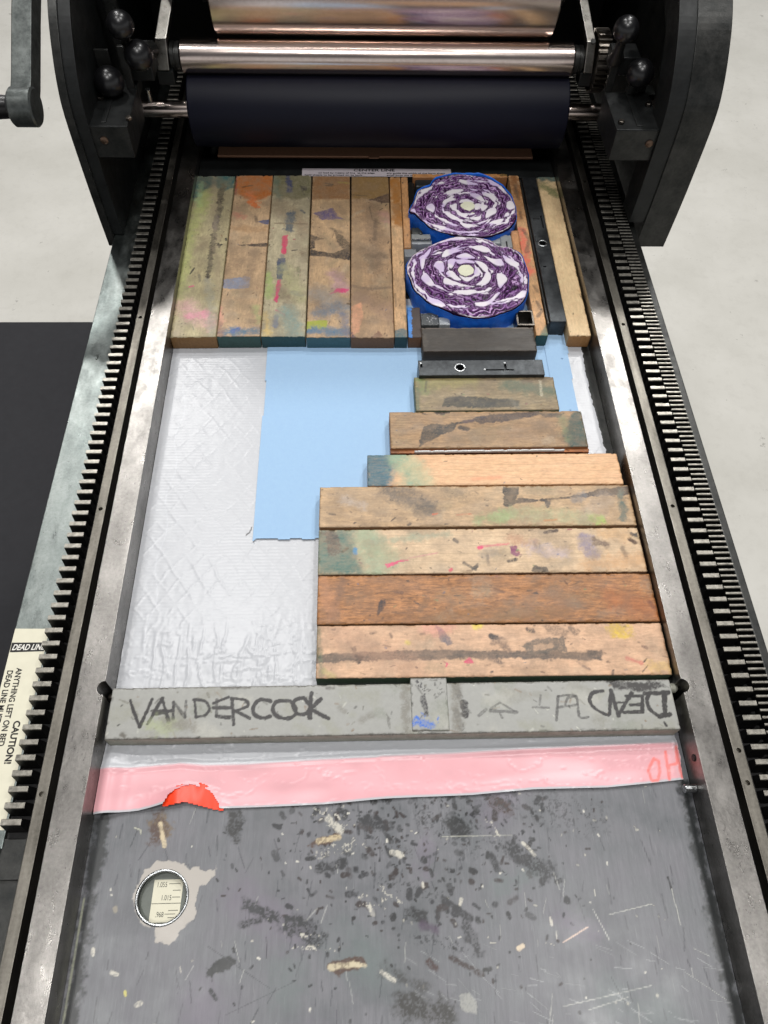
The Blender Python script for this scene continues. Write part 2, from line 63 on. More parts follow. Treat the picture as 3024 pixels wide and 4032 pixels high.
{'k': 'w6','c': (9.54,29.79),'s': (25.59,4.03),'a': -0.0022,'z': (0.0,1.6),'st': (('p',((-13.05,2.08),(-10.13,2.05),(-9.76,0.31),(-9.23,-2.11),(-12.95,-2.07)),0,'4c6a60',0.9,0.5,0.2),('l',((-9.19,1.82),(-8.32,-2.02)),2.07,'93a184',0.7,0.9,0.2),('l',((-12.01,1.63),(-11.63,0.97),(-11.71,0.22)),1.16,'3a3838',0.8,0.35,0.5),('l',((-9.2,1.6),(-7.19,-0.78)),2.26,'8f9a7c',0.6,0.9,0.4),('l',((-8.27,0.94),(-2.6,1.54)),0.75,'8a9a84',0.5,0.9,0.4),('l',((-9.91,0.2),(-9.88,-0.16)),0.33,'3a7fa8',0.7,0.5,0.3),('l',((-10.88,-0.0),(-10.51,0.31)),0.26,'4a4a3c',0.7,0.5,0.5),('p',((-7.57,-1.2),(-6.45,-0.79),(-5.71,-0.71),(-5.76,-0.88),(-6.46,-1.0),(-7.43,-1.45)),0,'cc4a70',0.8,0.02,0.3),('l',((-5.71,-0.63),(-3.46,-0.18)),0.09,'d0808c',0.6,0.5,0.4),('l',((-2.6,-1.75),(-2.48,-1.67)),0.26,'d03a5c',0.9,0.3,0.2),('l',((-0.16,0.25),(0.03,0.32)),0.34,'cc3a66',0.8,0.4,0.3),('l',((0.32,0.38),(2.22,0.58)),0.23,'cc5a6c',0.6,0.6,0.6),('l',((-2.04,0.97),(-1.86,0.83)),0.34,'282628',0.85,0.3,0.4),('l',((-1.48,-1.09),(-0.61,-1.69)),0.18,'282628',0.8,0.4,0.5),('p',((-1.12,-1.64),(-0.38,-1.17),(-0.45,-1.48),(-0.9,-1.79)),0,'282628',0.9,0.03,0.3),('l',((0.26,-0.22),(1.03,-0.02)),1.12,'8a8074',0.5,0.9,0.6),('l',((0.43,-0.44),(0.44,-1.28)),0.26,'5a5250',0.5,0.7,0.6),('p',((2.24,0.4),(2.86,0.4),(2.74,-0.14),(3.09,-0.36),(2.73,-0.67),(2.26,-0.41)),0,'7a3a5c',0.85,0.04,0.3),('l',((2.05,-0.98),(2.62,-0.84)),0.33,'282628',0.75,0.5,0.6),('p',((3.61,-1.84),(4.13,-1.42),(4.77,-1.49),(5.08,-1.96),(4.23,-2.03)),0,'282628',0.9,0.03,0.3),('l',((4.26,0.71),(4.35,0.27)),0.26,'282628',0.8,0.4,0.6),('l',((4.67,0.6),(4.62,0.16)),0.11,'282628',0.7,0.4,0.6),('l',((5.19,1.58),(6.17,1.77)),0.27,'3a2c28',0.75,0.5,0.5),('l',((2.46,1.05),(4.11,0.6)),0.95,'a87c60',0.6,0.9,0.5),('l',((4.05,0.17),(6.25,-0.28)),1.32,'a296a0',0.5,0.9,0.4),('l',((8.34,1.0),(8.69,-0.31)),1.33,'847a8c',0.65,0.8,0.4),('l',((9.25,0.77),(9.78,0.55)),0.76,'6a5648',0.65,0.7,0.4),('l',((11.21,0.1),(11.33,-0.76)),0.49,'5a4636',0.6,0.7,0.5),('p',((11.98,1.58),(12.67,1.48),(12.62,1.09),(12.04,1.22)),0,'282628',0.9,0.03,0.2),('l',((12.02,0.85),(12.27,0.63)),0.46,'4a3222',0.8,0.5,0.4),('l',((8.32,-1.36),(12.69,-0.99)),1.68,'c09468',0.6,0.9,0.4),('l',((10.13,1.42),(11.42,1.19)),1.34,'caa070',0.5,0.9,0.4)),'col': 'cdaf8a','front': '6a4a34','gr': 0.5,'rings': 1},
{'k': 'w7','c': (9.58,25.63),'s': (25.63,4.06),'a': -0.0043,'z': (0.0,1.6),'st': (('l',((-10.91,1.74),(-11.59,-1.42)),0.72,'6a5040',0.5,0.8,0.5),('p',((-8.23,-0.49),(-8.08,0.01),(-7.65,-0.06),(-7.69,-0.45),(-8.24,-1.3),(-8.35,-1.22)),0,'2f2628',0.85,0.04,0.4),('p',((-5.67,-1.1),(-4.45,0.27),(-4.3,-0.33),(-4.87,-1.1)),0,'6f5238',0.5,0.1,0.4),('l',((-6.95,0.55),(-6.42,0.53)),0.22,'5c3c2c',0.7,0.5,0.4),('p',((3.41,0.39),(3.71,0.59),(4.04,0.31),(3.66,0.19)),0,'282628',0.85,0.03,0.3),('l',((0.65,0.82),(1.34,0.51)),0.22,'5a3a28',0.6,0.6,0.6),('l',((6.1,1.38),(6.26,1.17)),0.22,'5a3a24',0.7,0.5,0.5),('l',((-4.9,-1.68),(5.81,-1.21)),1.06,'7c5a34',0.5,0.9,0.5),('l',((9.61,-0.07),(12.62,-1.28)),2.36,'a05a30',0.4,0.9,0.4),('l',((-12.35,1.35),(-11.59,-1.42)),1.26,'b07c58',0.5,0.9,0.4),('l',((-2.21,1.45),(-1.1,1.55)),0.36,'5a4030',0.4,0.8,0.6),('l',((12.34,-0.49),(12.53,-0.89)),0.36,'5a2a20',0.5,0.7,0.4)),'col': 'a8713f','front': '5a3a20','gr': 1.6},
{'k': 'w8','c': (9.58,21.48),'s': (25.58,4.06),'a': -0.0051,'z': (0.0,1.6),'st': (('p',((-12.84,-0.29),(-9.33,-0.08),(-3.31,0.04),(1.86,-0.16),(5.5,-0.18),(7.98,-0.15),(7.85,-0.88),(5.92,-0.83),(1.8,-0.69),(-3.36,-0.67),(-8.49,-0.72),(-12.82,-0.89)),0,'4b433d',0.78,0.06,0.25),('p',((1.91,0.32),(3.37,0.82),(5.32,0.97),(5.41,-0.18),(2.7,-0.34)),0,'555049',0.7,0.04,0.4),('p',((2.96,0.34),(4.38,0.48),(4.49,0.01),(3.08,-0.06)),0,'c5a080',0.5,0.04,0.4),('p',((-4.01,1.97),(-3.23,1.3),(-2.8,0.46),(-3.3,0.28),(-3.86,0.93)),0,'5f5a62',0.7,0.06,0.3),('p',((-10.26,0.3),(-9.93,0.4),(-9.95,-0.07),(-9.51,-0.48),(-9.51,-0.93),(-9.82,-1.05),(-10.1,-0.65),(-9.82,-0.56),(-10.05,-0.29)),0,'2a2828',0.88,0.03,0.3),('l',((-0.01,1.08),(0.32,0.93)),0.35,'282628',0.85,0.3,0.5),('l',((0.22,0.8),(1.18,-0.04)),0.87,'4a403c',0.6,0.7,0.7),('l',((-0.09,-0.67),(0.56,-1.04)),0.45,'4a403c',0.6,0.6,0.8),('l',((-4.61,1.69),(-3.19,1.87)),1.23,'cf8a80',0.4,0.9,0.4),('l',((-1.08,1.85),(-0.81,1.92)),0.53,'d6c05a',0.7,0.8,0.3),('l',((9.1,1.4),(9.98,1.36)),1.06,'cfae3c',0.75,0.8,0.4),('l',((-6.22,0.62),(-6.08,0.59)),0.38,'c8b850',0.5,0.8,0.3),('p',((-2.14,-0.95),(-1.8,-0.56),(-1.46,-0.96)),0,'cf3a68',0.85,0.03,0.3),('p',((-3.75,-1.53),(-3.38,-0.99),(-3.18,-1.05)),0,'cf4a6c',0.8,0.03,0.3),('l',((9.74,-0.78),(10.71,-1.15)),0.35,'b85a54',0.55,0.6,0.5),('l',((11.06,0.13),(11.3,0.03)),0.25,'5a4038',0.7,0.5,0.4),('l',((2.77,1.62),(3.1,1.43)),0.39,'3a3230',0.7,0.5,0.7),('l',((4.37,1.7),(5.36,1.22)),0.71,'5a4a40',0.5,0.6,0.8),('l',((5.96,1.68),(6.24,1.21)),0.46,'5a4a40',0.6,0.5,0.8),('l',((-8.81,1.36),(-8.46,1.43)),0.24,'5a4a3c',0.6,0.5,0.7),('l',((-7.41,1.34),(-7.33,1.06)),0.24,'4a4038',0.6,0.5,0.6),('l',((-5.15,1.28),(-4.89,1.32)),0.21,'5a4a40',0.5,0.5,0.6),('l',((8.54,-1.67),(8.46,-1.93)),0.14,'282628',0.7,0.4,0.4),('l',((11.34,-1.43),(12.55,-1.44)),1.04,'d0b060',0.5,0.9,0.4),('l',((-12.72,1.77),(-12.38,-1.69)),0.52,'52604a',0.6,0.8,0.5),('l',((-12.21,-1.52),(-11.53,-1.88)),0.51,'a8a860',0.4,0.9,0.4),('l',((-11.06,1.19),(-5.95,-1.23)),2.6,'b48a70',0.3,0.9,0.5),('l',((6.07,-1.01),(6.84,-1.56)),0.21,'5a4a48',0.5,0.6,0.8)),'col': 'cea582','front': '2a3a2c','gr': 0.5},
{'k': 'bar','c': (2.34,17.26),'s': (39.38,3.61),'a': -0.0,'z': (0.2,1.55),'st': (('l',((-18.35,0.89),(-17.43,-0.98)),0.22,'1a1616',0.97,0.12,0.22),('l',((-17.43,-0.98),(-16.84,0.96)),0.22,'1a1616',0.97,0.12,0.22),('l',((-16.93,-0.78),(-16.15,1.01)),0.22,'1a1616',0.97,0.12,0.22),('l',((-16.15,1.01),(-15.5,-0.69)),0.22,'1a1616',0.97,0.12,0.22),('l',((-16.52,-0.01),(-15.48,0.12)),0.3,'1a1616',0.97,0.12,0.22),('l',((-15.23,-0.47),(-15.34,0.74)),0.2,'1a1616',0.75,0.12,0.5),('l',((-15.34,0.74),(-14.43,-0.34)),0.2,'1a1616',0.6,0.12,0.6),('l',((-14.43,-0.34),(-14.5,0.8)),0.18,'1a1616',0.6,0.12,0.6),('l',((-13.92,0.86),(-13.67,-0.35)),0.19,'1a1616',0.8,0.12,0.4),('l',((-13.98,0.88),(-13.83,0.87),(-13.61,0.86),(-13.38,0.83),(-13.2,0.77),(-13.06,0.68),(-12.95,0.55),(-12.87,0.41),(-12.83,0.28),(-12.83,0.15),(-12.87,0.01),(-12.95,-0.11),(-13.04,-0.21),(-13.19,-0.28),(-13.37,-0.32),(-13.55,-0.34),(-13.67,-0.36)),0.19,'1a1616',0.8,0.12,0.4),('l',((-12.29,-0.33),(-11.33,-0.41)),0.22,'1a1616',0.8,0.12,0.35),('l',((-12.59,0.61),(-11.59,1.02)),0.2,'1a1616',0.8,0.12,0.22),('l',((-12.39,0.84),(-12.29,-0.22)),0.2,'1a1616',0.6,0.12,0.22),('l',((-12.56,0.28),(-11.38,0.26)),0.24,'1a1616',0.7,0.12,0.22),('l',((-11.32,0.89),(-11.07,-0.92)),0.21,'1a1616',0.8,0.12,0.22),('l',((-11.36,0.93),(-11.17,0.91),(-10.89,0.88),(-10.6,0.85),(-10.39,0.79),(-10.26,0.69),(-10.18,0.57),(-10.16,0.45),(-10.21,0.34),(-10.37,0.25),(-10.63,0.17),(-10.89,0.1),(-11.07,0.05)),0.21,'1a1616',0.85,0.12,0.22),('l',((-11.07,0.05),(-10.0,-0.49)),0.22,'1a1616',0.85,0.12,0.22),('l',((-8.68,0.7),(-8.8,0.73),(-8.99,0.77),(-9.18,0.81),(-9.35,0.8),(-9.48,0.74),(-9.6,0.64),(-9.7,0.53),(-9.77,0.41),(-9.81,0.28),(-9.82,0.14),(-9.81,0.0),(-9.76,-0.12),(-9.68,-0.23),(-9.56,-0.33),(-9.42,-0.42),(-9.27,-0.47),(-9.1,-0.48),(-8.91,-0.46),(-8.74,-0.42),(-8.62,-0.39)),0.24,'1a1616',0.88,0.12,0.22),('l',((-7.49,0.71),(-7.63,0.7),(-7.84,0.7),(-8.06,0.68),(-8.23,0.63),(-8.33,0.54),(-8.4,0.42),(-8.45,0.29),(-8.45,0.16),(-8.43,0.03),(-8.37,-0.11),(-8.29,-0.24),(-8.18,-0.34),(-8.04,-0.43),(-7.86,-0.5),(-7.68,-0.54),(-7.51,-0.56),(-7.34,-0.55),(-7.18,-0.51),(-7.03,-0.45),(-6.93,-0.36),(-6.86,-0.25),(-6.83,-0.11),(-6.83,0.04),(-6.86,0.18),(-6.93,0.31),(-7.04,0.44),(-7.16,0.55),(-7.26,0.64),(-7.34,0.69),(-7.4,0.7),(-7.45,0.7),(-7.49,0.71)),0.24,'1a1616',0.88,0.12,0.22),('l',((-6.35,0.9),(-6.46,0.88),(-6.63,0.85),(-6.81,0.8),(-6.94,0.73),(-7.01,0.62),(-7.06,0.49),(-7.08,0.34),(-7.07,0.21),(-7.02,0.08),(-6.93,-0.05),(-6.82,-0.17),(-6.71,-0.25),(-6.58,-0.29),(-6.43,-0.3),(-6.29,-0.28),(-6.16,-0.23),(-6.06,-0.14),(-5.96,-0.02),(-5.9,0.12),(-5.88,0.27),(-5.96,0.43),(-6.1,0.61),(-6.25,0.78),(-6.35,0.9)),0.22,'1a1616',0.88,0.12,0.22),('l',((-5.82,1.19),(-5.89,-0.56)),0.28,'1a1616',0.97,0.12,0.22),('l',((-5.15,0.79),(-5.88,0.07),(-4.59,-0.62)),0.26,'1a1616',0.97,0.12,0.22),('l',((19.37,0.81),(17.69,0.8)),0.31,'1a1616',0.8,0.12,0.22),('l',((19.12,0.81),(18.8,-0.81)),0.31,'1a1616',0.9,0.12,0.22),('l',((19.15,-0.73),(18.33,-0.88)),0.3,'1a1616',0.85,0.12,0.22),('l',((18.41,-0.88),(18.3,-0.8),(18.14,-0.67),(17.98,-0.53),(17.86,-0.38),(17.79,-0.22),(17.75,-0.04),(17.74,0.14),(17.75,0.3),(17.8,0.44),(17.88,0.57),(17.96,0.69),(18.02,0.77)),0.26,'1a1616',0.85,0.12,0.22),('l',((17.49,0.6),(17.28,-0.53),(15.93,-0.54)),0.23,'1a1616',0.85,0.12,0.22),('l',((17.36,-0.0),(16.53,-0.02)),0.21,'1a1616',0.8,0.12,0.22),('l',((17.49,0.6),(16.32,0.62)),0.21,'1a1616',0.8,0.12,0.22),('l',((16.78,0.82),(15.53,-0.75),(15.32,1.02)),0.25,'1a1616',0.88,0.12,0.22),('l',((16.07,0.16),(15.41,0.17)),0.19,'1a1616',0.8,0.12,0.22),('l',((15.28,0.85),(14.92,-0.66)),0.25,'1a1616',0.88,0.12,0.22),('l',((14.83,-0.74),(14.67,-0.66),(14.44,-0.54),(14.2,-0.41),(14.01,-0.28),(13.88,-0.14),(13.78,-0.0),(13.72,0.14),(13.69,0.28),(13.7,0.44),(13.76,0.6),(13.84,0.75),(13.96,0.87),(14.13,0.94),(14.36,0.98),(14.58,1.01),(14.73,1.03)),0.24,'1a1616',0.88,0.12,0.22),('l',((11.52,0.66),(11.77,0.7),(12.14,0.76),(12.51,0.78),(12.76,0.69),(12.84,0.39),(12.81,-0.05),(12.76,-0.48),(12.77,-0.78),(12.91,-0.89),(13.1,-0.89),(13.29,-0.85),(13.42,-0.83)),0.17,'1a1616',0.6,0.12,0.4),('l',((11.53,0.71),(11.14,-1.0)),0.17,'1a1616',0.6,0.12,0.4),('l',((11.41,-0.1),(12.74,0.05)),0.15,'1a1616',0.5,0.12,0.5),('l',((12.76,0.69),(12.17,0.56),(11.93,0.09)),0.13,'1a1616',0.5,0.12,0.5),('l',((10.29,0.76),(10.12,0.09)),0.15,'1a1616',0.4,0.12,0.5),('l',((9.61,-0.07),(10.75,-0.12)),0.13,'1a1616',0.45,0.12,0.5),('l',((6.64,-0.26),(8.42,-0.38)),0.22,'1a1616',0.45,0.12,0.5),('l',((6.65,-0.15),(7.35,0.31),(8.42,-0.38)),0.13,'1a1616',0.4,0.12,0.6),('l',((5.8,-0.58),(6.32,-0.17)),0.19,'1a1616',0.4,0.12,0.5),('l',((4.82,0.35),(4.86,-0.56)),0.49,'1a1616',0.75,0.12,0.5),('l',((4.32,1.8),(4.61,0.86)),0.5,'1a1616',0.5,0.12,0.8),('l',((4.21,-0.14),(4.51,-1.45)),0.41,'1a1616',0.4,0.12,0.8),('p',((15.05,1.85),(19.03,1.55),(19.45,1.2),(17.21,0.9),(15.6,1.18)),0,'2b2826',0.85,0.08,0.5),('l',((18.64,-1.3),(18.75,-1.54)),0.2,'1a1616',0.9,0.4,0.3),('l',((-16.52,-0.82),(-15.47,-1.13)),1.31,'98a078',0.5,0.9,0.4),('l',((-18.52,-1.44),(-18.41,-1.54)),0.43,'5c5850',0.7,0.6,0.4),('l',((-4.74,1.56),(-4.29,1.58)),0.24,'4a4640',0.6,0.7,0.5),('l',((-12.1,1.68),(-10.15,1.68)),0.18,'4a4640',0.6,0.7,0.6),('l',((-15.67,-0.69),(-13.89,-1.01)),0.87,'6a6558',0.35,0.9,0.7),('l',((-3.83,0.15),(-3.53,-0.15)),0.39,'6a665c',0.35,0.8,0.6),('l',((-2.35,-0.78),(-1.61,-0.49)),0.5,'6a665c',0.4,0.9,0.6),('l',((0.77,1.78),(0.78,-1.79)),0.76,'6e6a60',0.6,0.8,0.6),('l',((4.36,1.89),(4.26,-1.6)),0.83,'6e6a60',0.6,0.8,0.6)),'kind': 'bar','col': '8d8c80','front': '4a4540','gr': 0},
{'k': 'clip','c': (4.76,17.53),'s': (2.57,3.77),'a': -0.0052,'z': (0.2,1.67),'st': (('l',((-0.73,1.61),(-0.27,0.75)),0.4,'282628',0.8,0.3,1.0),('l',((-0.45,0.42),(-0.26,-0.74)),0.36,'282628',0.9,0.3,0.7),('l',((-0.06,1.6),(0.56,0.91)),0.99,'3a3833',0.5,0.4,1.0),('l',((-0.85,-1.3),(0.02,-1.48)),0.64,'2c62b8',0.9,0.4,0.8),('l',((-0.67,-0.82),(0.44,-1.08)),0.48,'2c62b8',0.6,0.4,1.0)),'kind': 'bar','col': '86867c','front': '45413b','gr': 0},
]
CAB={'c2': {'out': ((4.89,61.48),(5.3,63.15),(6.05,64.2),(7.42,65.27),(8.79,66.08),(10.25,66.7),(11.32,66.63),(12.55,66.5),(13.76,66.1),(14.56,65.29),(15.77,64.96),(16.69,63.83),(16.88,62.52),(17.05,61.11),(16.8,59.48),(16.36,57.65),(15.28,56.33),(13.86,55.51),(12.31,54.87),(11.08,54.82),(9.4,55.4),(7.97,56.22),(7.09,56.69),(6.16,57.89),(5.54,58.86),(5.26,60.1)),'core': (10.85,61.49),'polys': (((10.04,61.61),(10.43,62.19),(11.21,62.26),(11.64,61.68),(11.5,61.04),(10.82,60.67),(10.24,60.92)),((9.96,62.77),(10.51,63.16),(11.62,62.9),(11.76,62.52),(10.98,62.58),(10.27,62.38)),((11.79,62.39),(12.12,61.74),(12.33,61.24),(11.77,60.73),(11.63,61.11),(11.77,61.74)),((10.06,60.73),(10.8,60.41),(11.68,60.67),(11.11,59.98),(10.59,59.91)),((9.04,61.36),(9.51,61.36),(9.88,60.6),(10.27,60.1),(9.75,59.98),(9.11,60.6),(8.8,60.98)),((9.15,63.03),(9.9,63.16),(9.76,62.38),(9.36,61.74),(9.1,62.25)),((10.02,63.55),(10.84,64.08),(11.44,63.88),(11.91,63.29),(10.51,63.23)),((11.79,62.9),(12.47,62.78),(13.09,62.0),(12.94,61.36),(12.6,61.36),(12.17,62.26)),((12.21,59.98),(13.02,61.24),(13.29,60.48),(12.86,59.61),(12.24,59.36),(11.74,59.48)),((8.49,60.22),(8.84,60.35),(9.57,59.85),(10.87,59.23),(10.21,59.36),(9.36,59.29),(8.53,59.54)),((7.77,62.38),(8.23,62.9),(8.65,62.64),(8.65,61.36),(8.22,61.36),(7.82,61.87)),((8.54,63.55),(9.04,64.6),(10.18,64.61),(10.79,64.54),(9.88,64.08),(8.97,63.55)),((11.71,65.01),(12.8,65.28),(13.6,64.48),(12.87,64.22)),((12.82,63.69),(13.82,63.17),(14.51,63.17),(14.68,62.26),(13.9,62.26),(13.12,63.17)),((13.89,60.98),(14.61,60.86),(14.87,60.11),(14.46,59.48),(13.97,58.87),(13.82,59.85)),((6.29,60.35),(6.75,61.1),(7.22,60.35),(7.59,59.36),(7.07,59.23),(6.59,59.73)),((9.38,58.5),(10.65,58.62),(11.58,58.62),(11.19,58.01),(10.26,57.95)),((6.63,63.67),(7.48,64.87),(7.34,63.94),(6.86,63.15),(6.62,61.86),(6.36,61.74),(6.34,63.02)),((14.76,63.83),(15.4,63.3),(16.2,62.65),(16.12,62.01),(15.46,62.26),(14.92,62.91)),((11.33,56.81),(12.52,57.05),(13.65,58.25),(13.89,58.13),(13.01,56.93),(12.29,56.34),(11.62,56.34)),((6.73,57.53),(7.79,57.29),(8.48,56.34),(7.24,56.34)),((15.46,57.89),(16.39,58.62),(16.46,57.77),(15.66,57.41)),((9.5,66.15),(10.25,66.63),(11.12,66.36),(10.21,66.08))),'rings': ((1,6),(6,11),(11,18),(18,23))},'c1': {'out': ((5.64,70.96),(6.17,72.57),(6.72,74.37),(7.98,75.13),(8.71,76.37),(10.28,77.16),(11.63,77.33),(13.13,77.03),(14.44,76.73),(15.57,75.65),(16.29,74.43),(16.85,72.78),(16.99,71.61),(16.77,69.73),(16.27,68.59),(15.17,67.61),(13.47,66.78),(11.69,66.77),(9.92,67.04),(8.61,67.45),(7.59,68.27),(6.84,69.39),(6.17,70.53)),'core': (11.83,71.65),'polys': (((11.12,72.01),(11.89,72.38),(12.6,72.02),(12.54,71.43),(11.95,70.92),(11.26,71.43)),((11.18,72.75),(12.02,72.83),(12.71,72.31),(11.81,72.53),(11.04,72.23)),((12.69,72.09),(13.34,72.02),(12.98,71.15),(12.56,71.14)),((10.58,70.99),(11.09,70.56),(11.8,70.27),(11.4,69.84),(10.71,70.27)),((10.08,71.71),(10.67,72.16),(10.69,71.28),(10.21,70.99)),((12.28,73.73),(13.22,73.81),(13.84,72.47),(13.13,72.76)),((13.23,71.88),(14.05,71.74),(13.5,70.86),(13.27,71.29)),((9.38,70.84),(9.99,70.41),(10.83,69.56),(10.1,69.41),(9.43,70.26)),((9.21,72.44),(10.0,73.11),(10.72,72.89),(9.75,72.3),(9.35,71.71)),((11.94,69.7),(13.15,69.99),(12.81,69.28),(12.28,69.42)),((9.8,74.24),(10.85,74.62),(11.69,74.48),(10.9,73.94),(9.85,73.63)),((7.41,71.55),(7.99,72.14),(8.32,71.56),(8.18,70.69),(7.65,70.97)),((13.89,73.96),(14.72,73.82),(15.11,73.07),(14.77,72.47),(14.21,73.36)),((13.99,71.15),(14.76,71.45),(14.86,70.72),(14.35,70.14),(13.58,69.71)),((10.87,68.85),(12.2,68.57),(11.71,68.15),(11.1,68.29)),((11.36,76.31),(12.39,76.09),(13.37,75.48),(12.42,75.4),(11.51,75.77)),((6.91,74.37),(7.77,74.83),(7.84,74.37),(7.25,73.84)),((16.15,72.34),(16.74,72.63),(16.99,71.61),(16.48,71.17),(16.05,71.45)),((13.84,68.72),(14.44,69.29),(15.47,69.58),(15.02,68.73)),((8.4,68.42),(9.12,68.28),(10.31,67.45),(9.25,67.66)),((5.73,70.96),(6.11,71.25),(6.26,70.53)),((14.49,76.26),(15.33,76.11),(15.63,75.34),(14.9,75.64))),'rings': ((1,5),(5,10),(10,15),(15,22))}}
MISC={'film_left': ((-18.15,53.19),(-18.07,46.93),(-17.98,41.63),(-18.08,36.75),(-18.17,32.67),(-18.17,29.27),(-18.15,26.85),(-18.17,23.04),(-18.05,19.83),(-17.95,16.16),(-17.78,13.34),(-17.6,10.91)),'film_right': ((21.67,53.5),(21.51,47.27),(21.76,40.29),(22.41,25.88),(22.06,16.41),(22.12,14.93),(22.12,13.81),(22.02,12.44)),'film_bot': ((-17.6,10.91),(-14.74,11.14),(-13.41,11.4),(-11.78,11.78),(-10.54,11.64),(-9.33,11.18),(-6.83,11.21),(-2.54,11.3),(1.48,11.58),(3.66,11.65),(7.41,11.7),(11.53,11.98),(16.6,12.0),(19.5,12.21),(22.02,12.44)),'pink_top': ((-17.47,13.84),(-15.75,13.91),(-12.32,14.17),(-10.7,14.0),(-7.79,14.0),(-2.68,14.23),(1.0,14.31),(1.33,14.38),(6.18,14.48),(11.08,14.7),(16.01,14.81),(21.83,14.96)),'orange': ((-13.14,11.45),(-12.92,12.13),(-12.42,12.56),(-11.53,12.84),(-10.59,12.68),(-9.86,12.15),(-9.28,11.14),(-10.15,11.33),(-11.71,11.72)),'blue': ((-8.72,53.57),(-8.62,47.42),(-8.67,42.06),(-8.66,38.07),(-8.71,35.25),(-8.66,31.59),(-8.11,31.76),(-3.49,31.79)),'blue_r': ((20.46,54.54),(20.26,48.98),(20.14,44.76),(19.95,41.32)),'Ostroke': ((20.25,13.88),(19.68,13.1),(19.77,12.39),(20.17,12.39),(20.45,12.93),(20.54,13.71),(20.25,13.88)),'Hstroke': ((21.17,14.34),(20.99,12.45),(21.2,13.38),(21.81,13.53),(21.99,14.65),(21.91,12.59)),'debris': ((-8.83,33.06),(-8.91,32.62),(-9.22,32.32))}
